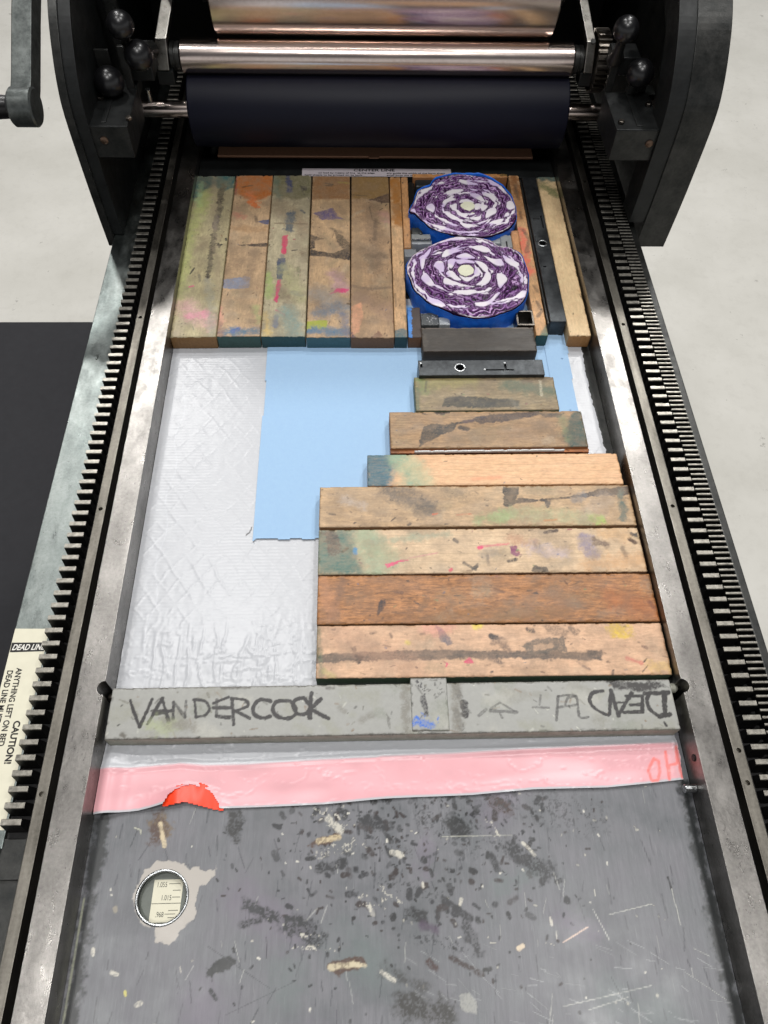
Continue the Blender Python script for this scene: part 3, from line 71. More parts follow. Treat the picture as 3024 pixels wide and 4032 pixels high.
PAINT=(('p',((-14.23,5.54),(-14.4,6.24),(-13.94,7.37),(-13.93,7.61),(-13.47,7.72),(-13.21,8.06),(-12.56,8.11),(-11.98,8.05),(-11.75,7.93),(-11.32,7.98),(-11.38,7.8),(-11.01,7.61),(-10.81,7.76),(-10.46,7.74),(-10.39,7.53),(-9.99,7.44),(-9.48,7.59),(-9.37,7.83),(-9.3,7.55),(-9.4,7.15),(-9.72,6.84),(-9.91,6.61),(-10.34,6.58),(-10.46,6.07),(-10.36,5.14),(-10.5,4.92),(-10.52,4.69),(-10.84,4.55),(-10.98,4.25),(-11.27,4.18),(-11.35,3.85),(-11.6,3.52),(-11.79,3.31),(-12.22,3.47),(-12.64,3.48),(-12.85,4.29),(-13.48,4.46),(-13.97,4.92)),0,'a8a29a',0.92,0.02,0.12),('l',((-13.34,10.47),(-12.79,9.86)),0.96,'6a5a44',0.85,0.3,0.7),('l',((-13.54,10.78),(-13.22,9.57)),1.12,'4a362c',0.7,0.5,0.8),('l',((-13.24,10.32),(-12.8,8.97)),0.26,'c0b090',0.8,0.3,0.6),('l',((-8.4,10.68),(-8.31,9.61)),0.97,'2c2c2c',0.75,0.6,0.7),('p',((-9.4,2.06),(-8.78,2.56),(-8.14,2.74),(-7.72,2.47),(-8.07,1.97),(-8.85,1.74),(-9.04,1.43),(-9.4,1.69)),0,'1e2020',0.92,0.05,0.2),('p',((-3.66,8.77),(-3.03,9.2),(-1.6,9.62),(-1.44,9.32),(-2.07,8.89),(-2.86,8.75)),0,'4a362c',0.9,0.05,0.4),('l',((-2.87,9.05),(-1.6,9.25)),0.35,'b8a888',0.8,0.3,0.8),('l',((-2.75,10.87),(-1.28,10.07)),1.14,'b8b4a8',0.85,0.3,1.0),('l',((-2.25,10.4),(-1.44,9.62)),0.65,'b8b4a8',0.9,0.3,0.8),('l',((-2.7,8.31),(-0.32,8.85)),0.95,'b8b4a8',0.6,0.4,1.0),('l',((-0.03,5.41),(1.2,5.38)),0.92,'b8b4a8',0.7,0.3,1.0),('l',((0.42,5.12),(0.65,4.71)),0.37,'b8b4a8',0.9,0.3,0.5),('l',((1.9,8.28),(2.53,8.12)),0.41,'b8b4a8',0.9,0.3,0.6),('l',((0.34,10.34),(1.3,9.87)),0.65,'26272a',0.8,0.5,0.7),('l',((-2.84,7.44),(-1.27,7.7)),0.56,'222326',0.8,0.5,0.8),('l',((-7.6,4.36),(-6.4,4.54)),0.39,'222326',0.8,0.5,0.9),('l',((-6.59,5.15),(-5.36,4.71)),0.61,'222326',0.8,0.5,0.9),('l',((-7.37,5.44),(-6.75,5.29)),0.76,'2c2d30',0.7,0.5,0.9),('l',((-4.58,4.29),(-2.91,3.59)),1.21,'26282a',0.75,0.5,0.9),('l',((-4.38,3.1),(-1.55,2.9)),0.33,'b8b4a8',0.85,0.3,1.0),('l',((-4.86,3.77),(-2.76,3.59)),0.27,'b8b4a8',0.8,0.3,1.0),('p',((-2.35,2.09),(-1.55,2.32),(-0.29,2.48),(0.23,2.02),(-0.36,1.78),(-1.1,1.74),(-1.54,1.4),(-1.98,1.76)),0,'4a362c',0.9,0.05,0.4),('l',((-2.06,1.95),(-0.66,2.11)),0.35,'b8ac90',0.85,0.3,0.8),('l',((-0.66,2.11),(0.08,1.96)),0.24,'c0b498',0.7,0.3,0.6),('l',((-16.36,3.25),(-16.32,2.99)),0.32,'b8b4a8',0.8,0.3,0.7),('l',((-15.06,2.01),(-14.67,1.88)),0.29,'b8b4a8',0.7,0.3,0.8),('l',((-13.36,0.31),(-13.09,0.42)),0.37,'b8b4a8',0.7,0.3,0.9),('l',((-11.01,2.17),(-10.94,1.91)),0.15,'b8b4a8',0.8,0.3,0.6),('l',((-14.1,1.0),(-14.04,0.83)),0.17,'b8b060',0.9,0.3,0.3),('l',((-15.39,5.42),(-15.34,5.28)),0.27,'8a8478',0.8,0.3,0.5),('l',((-14.89,10.13),(-14.47,9.97),(-14.43,9.74)),0.13,'a8a898',0.8,0.3,0.3),('l',((-9.44,3.22),(-5.6,0.97)),0.04,'38393c',0.6,0.3,0.3),('l',((-5.93,3.66),(-5.86,2.49)),0.06,'202224',0.8,0.3,0.2),('l',((-8.1,-0.31),(-4.02,1.31)),0.04,'38393c',0.5,0.3,0.3),('l',((-9.07,0.93),(-8.74,0.56)),0.23,'202224',0.7,0.5,0.9),('l',((-4.48,1.95),(-4.33,1.82)),0.15,'202224',0.8,0.5,0.5),('l',((6.02,10.03),(6.6,9.51)),1.08,'222425',0.8,0.6,0.6),('l',((8.95,11.3),(9.82,10.69)),0.72,'3a2a26',0.8,0.5,0.9),('l',((8.34,9.98),(8.74,9.25)),0.62,'b8b4a8',0.75,0.3,1.0),('l',((5.19,9.14),(9.8,9.13)),0.06,'a8a89c',0.7,0.3,0.5),('l',((8.3,7.98),(8.67,7.14)),0.39,'26272a',0.8,0.5,0.6),('l',((9.7,8.23),(11.96,6.93)),1.07,'242528',0.75,0.6,0.9),('l',((10.51,8.64),(11.19,7.92)),0.31,'b8b4a8',0.9,0.3,0.8),('l',((5.1,5.47),(6.69,4.33)),0.44,'242528',0.8,0.4,0.5),('l',((2.86,4.74),(3.72,4.59)),0.73,'2a2b2c',0.7,0.5,0.7),('l',((3.7,4.07),(4.48,3.86)),0.52,'46364a',0.6,0.8,0.4),('l',((6.44,3.88),(7.05,2.61)),0.72,'2c2d30',0.7,0.6,0.8),('l',((3.23,3.33),(6.2,2.76)),0.57,'303134',0.6,0.7,1.0),('l',((6.2,5.45),(6.11,5.18)),0.29,'b8b4a8',0.85,0.3,0.6),('l',((3.82,6.43),(3.84,6.23)),0.21,'b8b4a8',0.85,0.3,0.4),('p',((5.73,0.35),(6.22,0.46),(6.67,-0.02),(6.61,-0.6),(6.07,-0.53),(5.74,-0.29)),0,'8f8f8a',0.8,0.05,0.5),('l',((2.37,-0.15),(4.83,-0.56)),1.51,'2c2b28',0.8,0.7,0.7),('l',((1.32,1.77),(3.52,0.76)),0.84,'353433',0.6,0.8,0.9),('l',((1.04,1.65),(1.87,1.16)),0.31,'b8b4a8',0.8,0.3,0.9),('l',((5.31,2.28),(7.08,1.39)),0.28,'302422',0.75,0.5,0.9),('l',((3.95,2.07),(4.36,1.82)),0.42,'3a2622',0.7,0.5,0.7),('l',((7.24,1.6),(7.66,1.62)),0.2,'202020',0.8,0.4,0.5),('l',((12.26,2.92),(13.92,3.71)),0.1,'c8b0a0',0.85,0.3,0.4),('l',((14.45,4.67),(15.17,2.98)),0.04,'b8b8b0',0.8,0.3,0.4),('l',((11.66,4.28),(11.71,3.89)),0.2,'b8b4a8',0.9,0.3,0.4),('l',((9.49,2.68),(9.79,2.8)),0.26,'c8b8a0',0.9,0.3,0.5),('l',((11.95,3.56),(11.92,3.12)),0.12,'b8b4a8',0.9,0.3,0.5),('l',((11.25,2.91),(12.24,2.74)),0.14,'b8b4a8',0.8,0.3,1.0),('l',((7.8,3.02),(8.09,2.99)),0.14,'b8b4a8',0.9,0.3,0.3),('l',((14.72,5.79),(14.7,5.45)),0.12,'b8b4a8',0.9,0.3,0.4),('l',((19.59,6.42),(19.67,5.74)),0.12,'1c1d1e',0.9,0.3,0.2),('l',((19.67,5.74),(19.79,3.7)),0.06,'b0b0a8',0.7,0.3,0.6),('l',((15.43,4.38),(18.21,4.91)),0.06,'b0b0a8',0.7,0.3,0.8),('l',((11.76,-0.38),(17.27,0.54)),0.06,'b8b8b0',0.6,0.3,0.7),('l',((13.26,-0.59),(15.74,-0.01)),0.06,'b8b8b0',0.5,0.3,0.7),('l',((14.89,1.08),(15.53,-0.36)),0.04,'38393c',0.6,0.3,0.4),('l',((19.42,1.21),(21.6,-0.28)),0.04,'b8b8b0',0.5,0.3,0.8),('l',((20.29,2.42),(21.19,1.97)),0.06,'b8b8b0',0.5,0.3,0.8),('l',((1.5,8.69),(2.84,7.96)),0.76,'2a2422',0.6,0.6,1.0),('l',((2.25,8.25),(2.39,8.04)),0.39,'b8b4a8',0.8,0.3,0.7),('l',((1.15,6.63),(5.1,5.47)),0.74,'2b2c2e',0.6,0.7,1.0),('l',((4.34,10.5),(8.49,8.4)),2.33,'26272a',0.5,0.9,1.0),('l',((8.82,11.6),(15.24,10.13)),2.53,'2a2a2c',0.45,0.9,1.0),('l',((1.14,6.22),(2.29,5.27)),0.44,'b8b4a8',0.6,0.3,1.0))

# ------------------------------------------------------------------ helpers
def lin(h):
    if isinstance(h,(tuple,list)): return tuple(h[:3])
    h=h.lstrip('#'); r=[int(h[i:i+2],16)/255 for i in (0,2,4)]
    return tuple(c/12.92 if c<=.04045 else ((c+.055)/1.055)**2.4 for c in r)
def vn(x,y,seed=0):
    xi=np.floor(x).astype(np.int64); yi=np.floor(y).astype(np.int64); fx=x-xi; fy=y-yi
    fx=fx*fx*(3-2*fx); fy=fy*fy*(3-2*fy)
    def h(a,b):
        n=(a*374761393+b*668265263+seed*1442695041)&0xffffffff
        n=((n^(n>>13))*1274126177)&0xffffffff
        return ((n^(n>>16))&0xffff)/65535.
    return (h(xi,yi)*(1-fx)+h(xi+1,yi)*fx)*(1-fy)+(h(xi,yi+1)*(1-fx)+h(xi+1,yi+1)*fx)*fy
def fbm(x,y,o=4,seed=0):
    a=0;s=0;k=1.
    for i in range(o): a=a+k*vn(x*2**i+17.3*i,y*2**i-9.1*i,seed+i*7); s+=k; k*=.5
    return a/s
def sst(a,b,x): t=np.clip((x-a)/(b-a+1e-9),0,1); return t*t*(3-2*t)
def dpoly(x,y,pts,closed=False):
    d=np.full(x.shape,1e9); n=len(pts)
    for i in range(n if closed else n-1):
        ax,ay=pts[i]; bx,by=pts[(i+1)%n]; dx,dy=bx-ax,by-ay; L=dx*dx+dy*dy+1e-12
        t=np.clip(((x-ax)*dx+(y-ay)*dy)/L,0,1); d=np.minimum(d,np.hypot(x-ax-t*dx,y-ay-t*dy))
    return d
def inside(x,y,pts):
    c=np.zeros(x.shape,bool); n=len(pts)
    for i in range(n):
        ax,ay=pts[i]; bx,by=pts[(i+1)%n]
        if ay==by: continue
        c^=((ay>y)!=(by>y))&(x<(bx-ax)*(y-ay)/(by-ay)+ax)
    return c
def sdf(x,y,pts): d=dpoly(x,y,pts,True); return np.where(inside(x,y,pts),-d,d)
def paint(x,y,strokes,seed=0):
    n=len(x); rgb=np.zeros((n,3)); al=np.zeros(n)
    for i,(k,pts,wd,col,a,soft,br) in enumerate(strokes):
        if k=='l':
            r=wd/2; m=r*1.6+.25
        else: m=soft+.25
        xs=[p[0] for p in pts]; ys=[p[1] for p in pts]
        sel=np.where((x>min(xs)-m)&(x<max(xs)+m)&(y>min(ys)-m)&(y<max(ys)+m))[0]
        if len(sel)==0: continue
        X=x[sel];Y=y[sel]; sd=seed*31+i*13
        n1=fbm(X*2.2,Y*2.2,5,sd)-.5+.5*(fbm(X*7,Y*7,3,sd+2)-.5)
        if k=='l':
            d=dpoly(X,Y,pts)+n1*min(r,.6)*(1.9 if r>.3 else 1.2)
            f=1-sst(r*(1-soft)*.95,r*(1.12+.3*soft)+.02,d)
        else:
            d=sdf(X,Y,pts)+n1*(.30+soft*.9)
            f=1-sst(-soft-.01,soft+.02,d)
        if br>0:
            n2=fbm(X*10,Y*10,3,sd+5)*.7+.3*fbm(X*2.5,Y*2.5,2,sd+6)
            if br>=1: f=f*sst(.54,.60,.5*n2+.5*fbm(X*5+9,Y*5,3,sd+8))
            f=f*(1-br*.65+br*.65*sst(.24+.2*br,.44+.14*br,n2)*1.25)
        f=np.clip(f*(a**.38)*1.08,0,1) if a>.6 else np.clip(f*a**.7,0,1); c=np.array(lin(col))
        rgb[sel]=rgb[sel]*(1-f[:,None])+c*f[:,None]; al[sel]=al[sel]*(1-f)+f
    out=np.zeros((n,4)); nz=al>1e-4; out[nz,:3]=rgb[nz]/al[nz,None]; out[:,3]=al
    return out
def mobj(name,V,F,mat,parent=None,smooth=False,attr=None,mats=None,fm=None,attr2=None):
    me=bpy.data.meshes.new(name); V=np.asarray(V,float)*S
    if isinstance(F,np.ndarray):
        nf,k=F.shape
        me.vertices.add(len(V)); me.vertices.foreach_set('co',V.ravel())
        me.loops.add(nf*k); me.loops.foreach_set('vertex_index',F.ravel().astype(np.int32))
        me.polygons.add(nf); me.polygons.foreach_set('loop_start',np.arange(0,nf*k,k,dtype=np.int32))
        me.update(calc_edges=True)
    else: me.from_pydata([tuple(v) for v in V],[],F); me.update()
    if attr is not None:
        a=me.color_attributes.new('paint','FLOAT_COLOR','POINT'); a.data.foreach_set('color',np.asarray(attr,np.float32).ravel())
    for m in ([mat] if mats is None else mats): me.materials.append(m)
    if fm is not None: me.polygons.foreach_set('material_index',np.asarray(fm,np.int32))
    if smooth: me.polygons.foreach_set('use_smooth',np.ones(len(me.polygons),bool))
    me.validate(); o=bpy.data.objects.new(name,me); sc.collection.objects.link(o)
    if parent: o.parent=parent
    return o
def bmo(name,bm,mat,parent=None,smooth=False):
    me=bpy.data.meshes.new(name); bmesh.ops.recalc_face_normals(bm,faces=bm.faces); bm.to_mesh(me); bm.free(); me.materials.append(mat)
    if smooth:
        for p in me.polygons: p.use_smooth=True
    o=bpy.data.objects.new(name,me); sc.collection.objects.link(o)
    if parent: o.parent=parent
    return o
def sharp(o,deg=35):
    me=o.data; bm=bmesh.new(); bm.from_mesh(me)
    for e in bm.edges: e.smooth = not(len(e.link_faces)==2 and e.calc_face_angle(0)>math.radians(deg))
    for f in bm.faces: f.smooth=True
    bm.to_mesh(me); bm.free(); return o
def empty(name,loc=(0,0,0),rz=0):
    o=bpy.data.objects.new(name,None); sc.collection.objects.link(o); o.location=[c*S for c in loc]; o.rotation_euler=(0,0,rz); o.empty_display_size=.02; return o
def tag(o,label,cat,group=None):
    o['label']=label; o['category']=cat
    if group: o['group']=group
    return o
def bxbm(x0,x1,y0,y1,z0,z1,bv=0.,bm=None):
    b=bmesh.new(); bmesh.ops.create_cube(b,size=1)
    for v in b.verts: v.co=(((x0+x1)/2+v.co.x*(x1-x0))*S,((y0+y1)/2+v.co.y*(y1-y0))*S,((z0+z1)/2+v.co.z*(z1-z0))*S)
    if bv: bmesh.ops.bevel(b,geom=list(b.edges),offset=bv*S,segments=2,affect='EDGES',profile=.6)
    if bm is None: return b
    t=bpy.data.meshes.new('t'); b.to_mesh(t); b.free(); bm.from_mesh(t); bpy.data.meshes.remove(t); return bm
def box(name,x0,x1,y0,y1,z0,z1,mat,parent=None,bv=.04): return bmo(name,bxbm(x0,x1,y0,y1,z0,z1,bv),mat,parent)
def boxes(name,L,mat,parent=None,bv=.02):
    bm=bmesh.new()
    for b in L: bxbm(*b,bv,bm)
    return bmo(name,bm,mat,parent)
def lathe(name,prof,p,axis,mat,parent=None,seg=48,smooth=True,cap=True):
    # prof: (t along axis, radius), cm
    ax=Vector(axis).normalized(); u=ax.orthogonal().normalized(); v=ax.cross(u); P=Vector(p); V=[];F=[]
    for t,r in prof:
        for i in range(seg):
            a=2*math.pi*i/seg; V.append(P+ax*t+(u*math.cos(a)+v*math.sin(a))*max(r,.0005))
    for j in range(len(prof)-1):
        for i in range(seg):
            k=(i+1)%seg; F.append((j*seg+i,j*seg+k,(j+1)*seg+k,(j+1)*seg+i))
    if cap: F.append(tuple(range(seg))[::-1]); F.append(tuple((len(prof)-1)*seg+i for i in range(seg)))
    o=mobj(name,[tuple(c) for c in V],F,mat,parent)
    return sharp(o) if smooth else o
def cyl(name,p,axis,L,r,mat,parent=None,seg=48,bv=.03): return lathe(name,[(0,r-bv),(bv,r),(L-bv,r),(L,r-bv)],p,axis,mat,parent,seg)
def prism(name,pts,ax,a0,a1,mat,parent=None,bv=0,bm=None):
    # pts polygon in the two other axes; ax 'x': pts=(y,z), 'z': pts=(x,y), 'y': pts=(x,z)
    b=bmesh.new()
    def mk(p,a): return b.verts.new([c*S for c in ({'x':(a,p[0],p[1]),'y':(p[0],a,p[1]),'z':(p[0],p[1],a)}[ax])])
    A=[mk(p,a0) for p in pts]; B=[mk(p,a1) for p in pts]; n=len(pts)
    b.faces.new(A); b.faces.new(B)
    for i in range(n): b.faces.new((A[i],A[(i+1)%n],B[(i+1)%n],B[i]))
    bmesh.ops.recalc_face_normals(b,faces=b.faces)
    if bv: bmesh.ops.bevel(b,geom=list(b.edges),offset=bv*S,segments=2,affect='EDGES',profile=.6)
    if bm is not None:
        t=bpy.data.meshes.new('t'); b.to_mesh(t); b.free(); bm.from_mesh(t); bpy.data.meshes.remove(t); return
    return bmo(name,b,mat,parent)
def cut(o,cutters):
    for c in cutters:
        m=o.modifiers.new('b','BOOLEAN'); m.operation='DIFFERENCE'; m.object=c; m.solver='EXACT'
        dg=bpy.context.evaluated_depsgraph_get(); me=bpy.data.meshes.new_from_object(o.evaluated_get(dg)); o.modifiers.clear(); old=o.data; o.data=me
        for p in me.polygons: p.use_smooth=False
        bpy.data.objects.remove(c)
    return o
def ccut(x,y,z0,z1,r,seg=28): return cyl('cutter',(x,y,z0),(0,0,1),z1-z0,r,M['black'],None,seg,0.0001)
def text(name,body,loc,size,mat,parent,rot=0,bold=0,sx=1,shear=0,ext=.004,align='LEFT',flip=None):
    c=bpy.data.curves.new(name,'FONT'); c.body=body; c.size=size*S; c.offset=bold*S; c.extrude=ext*S; c.shear=shear; c.align_x=align
    o=bpy.data.objects.new(name,c); sc.collection.objects.link(o)
    o.matrix_world=Matrix.Translation([q*S for q in loc])@Matrix.Rotation(rot,4,'Z')@Matrix.Diagonal((sx,1,1,1))
    bpy.context.view_layer.update(); dg=bpy.context.evaluated_depsgraph_get(); me=bpy.data.meshes.new_from_object(o.evaluated_get(dg)); mw=o.matrix_world.copy(); bpy.data.objects.remove(o)
    me.transform(mw); me.materials.clear(); me.materials.append(mat); q=bpy.data.objects.new(name,me); sc.collection.objects.link(q)
    if parent: q.parent=parent
    return q
# ------------------------------------------------------------------ materials
class NT:
    def __init__(s,name):
        s.m=bpy.data.materials.new(name); s.m.use_nodes=True; s.t=s.m.node_tree; s.b=s.t.nodes['Principled BSDF']
    def n(s,ty,**k):
        q=s.t.nodes.new(ty)
        for a,v in k.items():
            if a.startswith('i_'):
                q.inputs[int(a[2:]) if a[2:].isdigit() else a[2:].replace('_',' ')].default_value=v
            else: setattr(q,a,v)
        return q
    def l(s,a,b): s.t.links.new(a,b)
    def co(s,sx=1,sy=1,sz=1,loc=(0,0,0)):
        tc=s.n('ShaderNodeTexCoord'); mp=s.n('ShaderNodeMapping'); mp.inputs['Scale'].default_value=(sx*100,sy*100,sz*100); mp.inputs['Location'].default_value=loc; s.l(tc.outputs['Object'],mp.inputs[0]); return mp.outputs[0]
    def noise(s,co,scale,det=4,rough=.55,dist=0):
        q=s.n('ShaderNodeTexNoise'); q.inputs['Scale'].default_value=scale; q.inputs['Detail'].default_value=det; q.inputs['Roughness'].default_value=rough; q.inputs['Distortion'].default_value=dist; s.l(co,q.inputs['Vector']); return q.outputs['Fac']
    def ramp(s,fac,stops):
        q=s.n('ShaderNodeValToRGB'); e=q.color_ramp.elements
        while len(e)<len(stops): e.new(.5)
        for i,(p,c) in enumerate(stops):
            e[i].position=p; e[i].color=(*((c,c,c) if not isinstance(c,(tuple,list,str)) else lin(c)),1)
        s.l(fac,q.inputs[0]); return q.outputs[0]
    def mix(s,f,a,b,mode='MIX'):
        q=s.n('ShaderNodeMix',data_type='RGBA',blend_type=mode)
        for v,i in ((f,0),(a,6),(b,7)):
            if isinstance(v,bpy.types.NodeSocket): s.l(v,q.inputs[i])
            elif i==0: q.inputs[0].default_value=v
            else: q.inputs[i].default_value=(*(lin(v) if isinstance(v,str) else v)[:3],1)
        return q.outputs[2]
    def math(s,op,a,b=0):
        q=s.n('ShaderNodeMath',operation=op)
        for v,i in ((a,0),(b,1)):
            if isinstance(v,bpy.types.NodeSocket): s.l(v,q.inputs[i])
            else: q.inputs[i].default_value=v
        return q.outputs[0]
    def bump(s,h,st=.3,d=.01):
        q=s.n('ShaderNodeBump'); q.inputs['Strength'].default_value=st; q.inputs['Distance'].default_value=d*S; s.l(h,q.inputs['Height']); s.l(q.outputs[0],s.b.inputs['Normal']); return q
    def set(s,**k):
        for a,v in k.items():
            i=s.b.inputs[a.replace('_',' ')]
            if isinstance(v,bpy.types.NodeSocket): s.l(v,i)
            else: i.default_value=(*v,1) if isinstance(v,tuple) else v
        return s.m
M={}
def metal(name,c1,c2,rough=(.3,.5),met=1.,sc1=.5,pit=0.,streak=(1,1,1),bump=.15,spec=.5):
    t=NT(name); co=t.co(*streak); n1=t.noise(co,sc1,6,.6); co2=t.co(); n2=t.noise(co2,4,4,.6)
    n=t.math('ADD',t.math('MULTIPLY',n1,.7),t.math('MULTIPLY',n2,.3))
    c=t.ramp(n,[(.35,c1),(.65,c2)])
    if pit:
        p=t.noise(co2,6,3,.7,.5); pm=t.ramp(p,[(.62,0.),(.68,1.)]); reg=t.ramp(t.noise(co2,.25,3),[(.42,0.),(.6,1.)]); pm=t.math('MULTIPLY',t.math('MULTIPLY',pm,reg),pit); c=t.mix(pm,c,'262220')
    r=t.ramp(t.noise(co,sc1*2.3,5,.65),[(.3,rough[0]),(.7,rough[1])])
    t.bump(t.noise(co2,9,5,.7),bump,.02)
    M[name]=t.set(Base_Color=c,Roughness=r,Metallic=met,Specular_IOR_Level=spec); return t
metal('rail','64625f','8f8c88',(.24,.40),1.,.35,.7,(1.2,.6,1),.3)
metal('strip','55524c','7f7b73',(.35,.5),1.,.6,.3,(2,.3,1),.15)
metal('ledge','646c6a','8f9592',(.25,.5),1.,.35,.5,(1,.5,1),.3)
metal('tooth','76736c','a5a197',(.3,.45),.9,2.,.3); metal('tooth_flank','0b0b0b','1b1a18',(.4,.6),.5,2.)
metal('gap','060606','0c0b0b',(.5,.7),.2,1.)
metal('castiron','101212','222424',(.38,.55),.35,.4,0,(1,1,1),.25)
metal('castworn','1f2120','3a3a38',(.28,.45),.5,.7,.6,(1,1,1),.35)
metal('armsteel','3d4140','6c706e',(.32,.5),.9,.7,.6)
metal('armbright','77746f','a29f98',(.25,.4),1.,.9,.4); metal('steel','5b5650','837c74',(.25,.42),1.,.7,.5)
metal('roller','cbb9b0','e6d8d0',(.17,.24),1.,.5,.0,(.15,1,1),.03)
metal('chrome','b4aaa2','d2cac2',(.06,.14),1.,.6,.0,(.3,1,1),.02)
metal('deadbar','85857a','9b9b8f',(.45,.62),.25,1.2,.6,(1,1,1),.3)
metal('ring','8c8f90','b8babb',(.22,.35),1.,2.,0,(1,1,1),.01)
def plain(name,c,r=.5,met=0.,spec=.5,n=.12,scale=3,bump=.1):
    t=NT(name); co=t.co(); f=t.noise(co,scale,5,.6); L=lin(c); col=t.mix(f,tuple(v*(1-n*2) for v in L),tuple(v*(1+n) for v in L)); t.bump(f,bump,.02); M[name]=t.set(Base_Color=col,Roughness=r,Metallic=met,Specular_IOR_Level=spec)
plain('black','040404',.6); plain('ball','111113',.3,0,.6,.1,3,.02); plain('rubber','0a0c1c',.5,0,.22,.1,1.5,.1)
plain('ink','161414',.7); plain('white','e6e4dc',.6); plain('paper','d4d0bb',.55,0,.4,.06,1.2); plain('label','b9b0b4',.6); plain('greytext','55564e',.6)
plain('dial','5e635c',.4); plain('handle','0c0c0d',.3); plain('pale_board','b08468',.5)
plain('concrete','cac8c0',.75,0,.3,.05,.08,.05); plain('mat','303033',.85,0,.3,.12,.6,.3)
plain('orange','e83a0c',.35,0,.5,.03,1); plain('brass','6a5648',.35,.8)
def painted(name,base=None,rough=.4,spec=.5,bump=(.2,6,.02),var=.08,coat=0):
    t=NT(name); a=t.n('ShaderNodeVertexColor',layer_name='paint'); co=t.co(); f=t.noise(co,3,5,.65)
    c=a.outputs[0] if base is None else t.mix(a.outputs[1],base,a.outputs[0])
    c=t.mix(var,c,t.mix(f,(0,0,0),(1.0,1.0,1.0)),'OVERLAY')
    t.bump(t.noise(co,bump[1],5,.65),bump[0],bump[2]); M[name]=t.set(Base_Color=c,Roughness=rough,Specular_IOR_Level=spec); return t
def woodmat(name,col,gr,along,rings=0,paint=True,grime=.5):
    t=NT(name); k=(.22,1,1) if along=='x' else (1,.22,1); off=tuple(random.uniform(0,50) for _ in range(3))
    co=t.co(*[v for v in k],loc=off); L=lin(col)
    g=t.noise(co,5.5,6,.7,.15); g2=t.noise(co,1.1,4,.6,.6)
    pore=t.ramp(t.noise(t.co(k[0]*.6,k[1]*.6 if along!='x' else k[1],1,off),16,2,.6),[(.60,0.),(.70,1.)]) if along=='x' else t.ramp(t.noise(t.co(1,.13,1,off),16,2,.6),[(.60,0.),(.70,1.)])
    gm_=sum(L)/3; L=tuple(min(1,(v*.93+gm_*.07)*(.98 if name.startswith('wood_f') else 1.08)) for v in L)
    dk=tuple(v*(1-.42*min(gr,1.5)) for v in L); lt=tuple(min(1,v*(1+.16*gr)) for v in L)
    c=t.mix(t.ramp(g,[(.36,0.),(.64,1.)]),dk,lt); c=t.mix(t.math('MULTIPLY',g2,.35*min(gr,1)),c,tuple(v*.72 for v in L))
    c=t.mix(t.math('MULTIPLY',pore,.3*gr),c,tuple(v*.4 for v in L))
    if rings:
        wv=t.n('ShaderNodeTexWave',wave_type='BANDS',bands_direction='Y'); wv.inputs['Scale'].default_value=.45; wv.inputs['Distortion'].default_value=7; wv.inputs['Detail'].default_value=2; wv.inputs['Detail Scale'].default_value=.35
        t.l(t.co(.25,1,1,off),wv.inputs['Vector']); rr=t.ramp(wv.outputs['Fac'],[(.0,1.),(.07,0.)]); c=t.mix(t.math('MULTIPLY',rr,.32),c,tuple(v*.5 for v in L))
    if paint:
        a=t.n('ShaderNodeVertexColor',layer_name='paint'); br=t.ramp(g,[(.3,.8),(.6,1.)]); f=t.math('MULTIPLY',a.outputs[1],br)
        c=t.mix(f,c,a.outputs[0])
        gm=t.ramp(t.noise(t.co(1,1,1,off),.55,6,.72),[(.42,0.),(.66,1.)]); c=t.mix(t.math('MULTIPLY',gm,grime),c,tuple(v*.45+.02 for v in L)); mot=t.noise(t.co(),2.2,6,.75); c=t.mix(.3,c,mot,'OVERLAY')
    t.bump(g,.35,.02); return t.set(Base_Color=c,Roughness=t.ramp(g2,[(.3,.42),(.7,.58)]),Specular_IOR_Level=.4)
# ------------------------------------------------------------------ the floor
def flat(name,x0,x1,y0,y1,z,mat):
    return mobj(name,[(x0,y0,z),(x1,y0,z),(x1,y1,z),(x0,y1,z)],[(0,1,2,3)],mat)
t_=NT('floor_m'); c0=t_.co(); a_=t_.noise(c0,.035,5,.6); b_=t_.noise(c0,.5,5,.7); s_=t_.ramp(t_.noise(c0,.22,4,.75),[(.67,0.),(.70,1.)]); c_=t_.mix(t_.ramp(a_,[(.3,0.),(.7,1.)]),'bfbdb5','cfcdc6'); c_=t_.mix(t_.math('MULTIPLY',t_.ramp(b_,[(.5,0.),(.8,1.)]),.25),c_,'a29f96'); c_=t_.mix(t_.math('MULTIPLY',s_,.5),c_,'77746c'); t_.bump(b_,.1,.05); M['concrete']=t_.set(Base_Color=c_,Roughness=.6,Specular_IOR_Level=.35)
fl=flat('floor',-900,900,-700,1200,-85,M['concrete']); fl['kind']='structure'
mt=box('floor_mat',-260,-36,-160,145.8,-84.9,-84.3,M['mat'],None,.1); tag(mt,'dark grey rubber floor mat on the pale floor left of the press','floor mat')
# ------------------------------------------------------------------ the press bed
bed=empty('proof_press_bed',(0,0,0)); tag(bed,'long steel press bed with toothed racks and bright rails on both sides','printing press')
box('bed_body',-25.2,29.3,-30,125,-9,-.75,M['castiron'],bed,.05)
box('base_cabinet',-19,23,-8,112,-85,-9.02,M['castiron'],bed,.6)
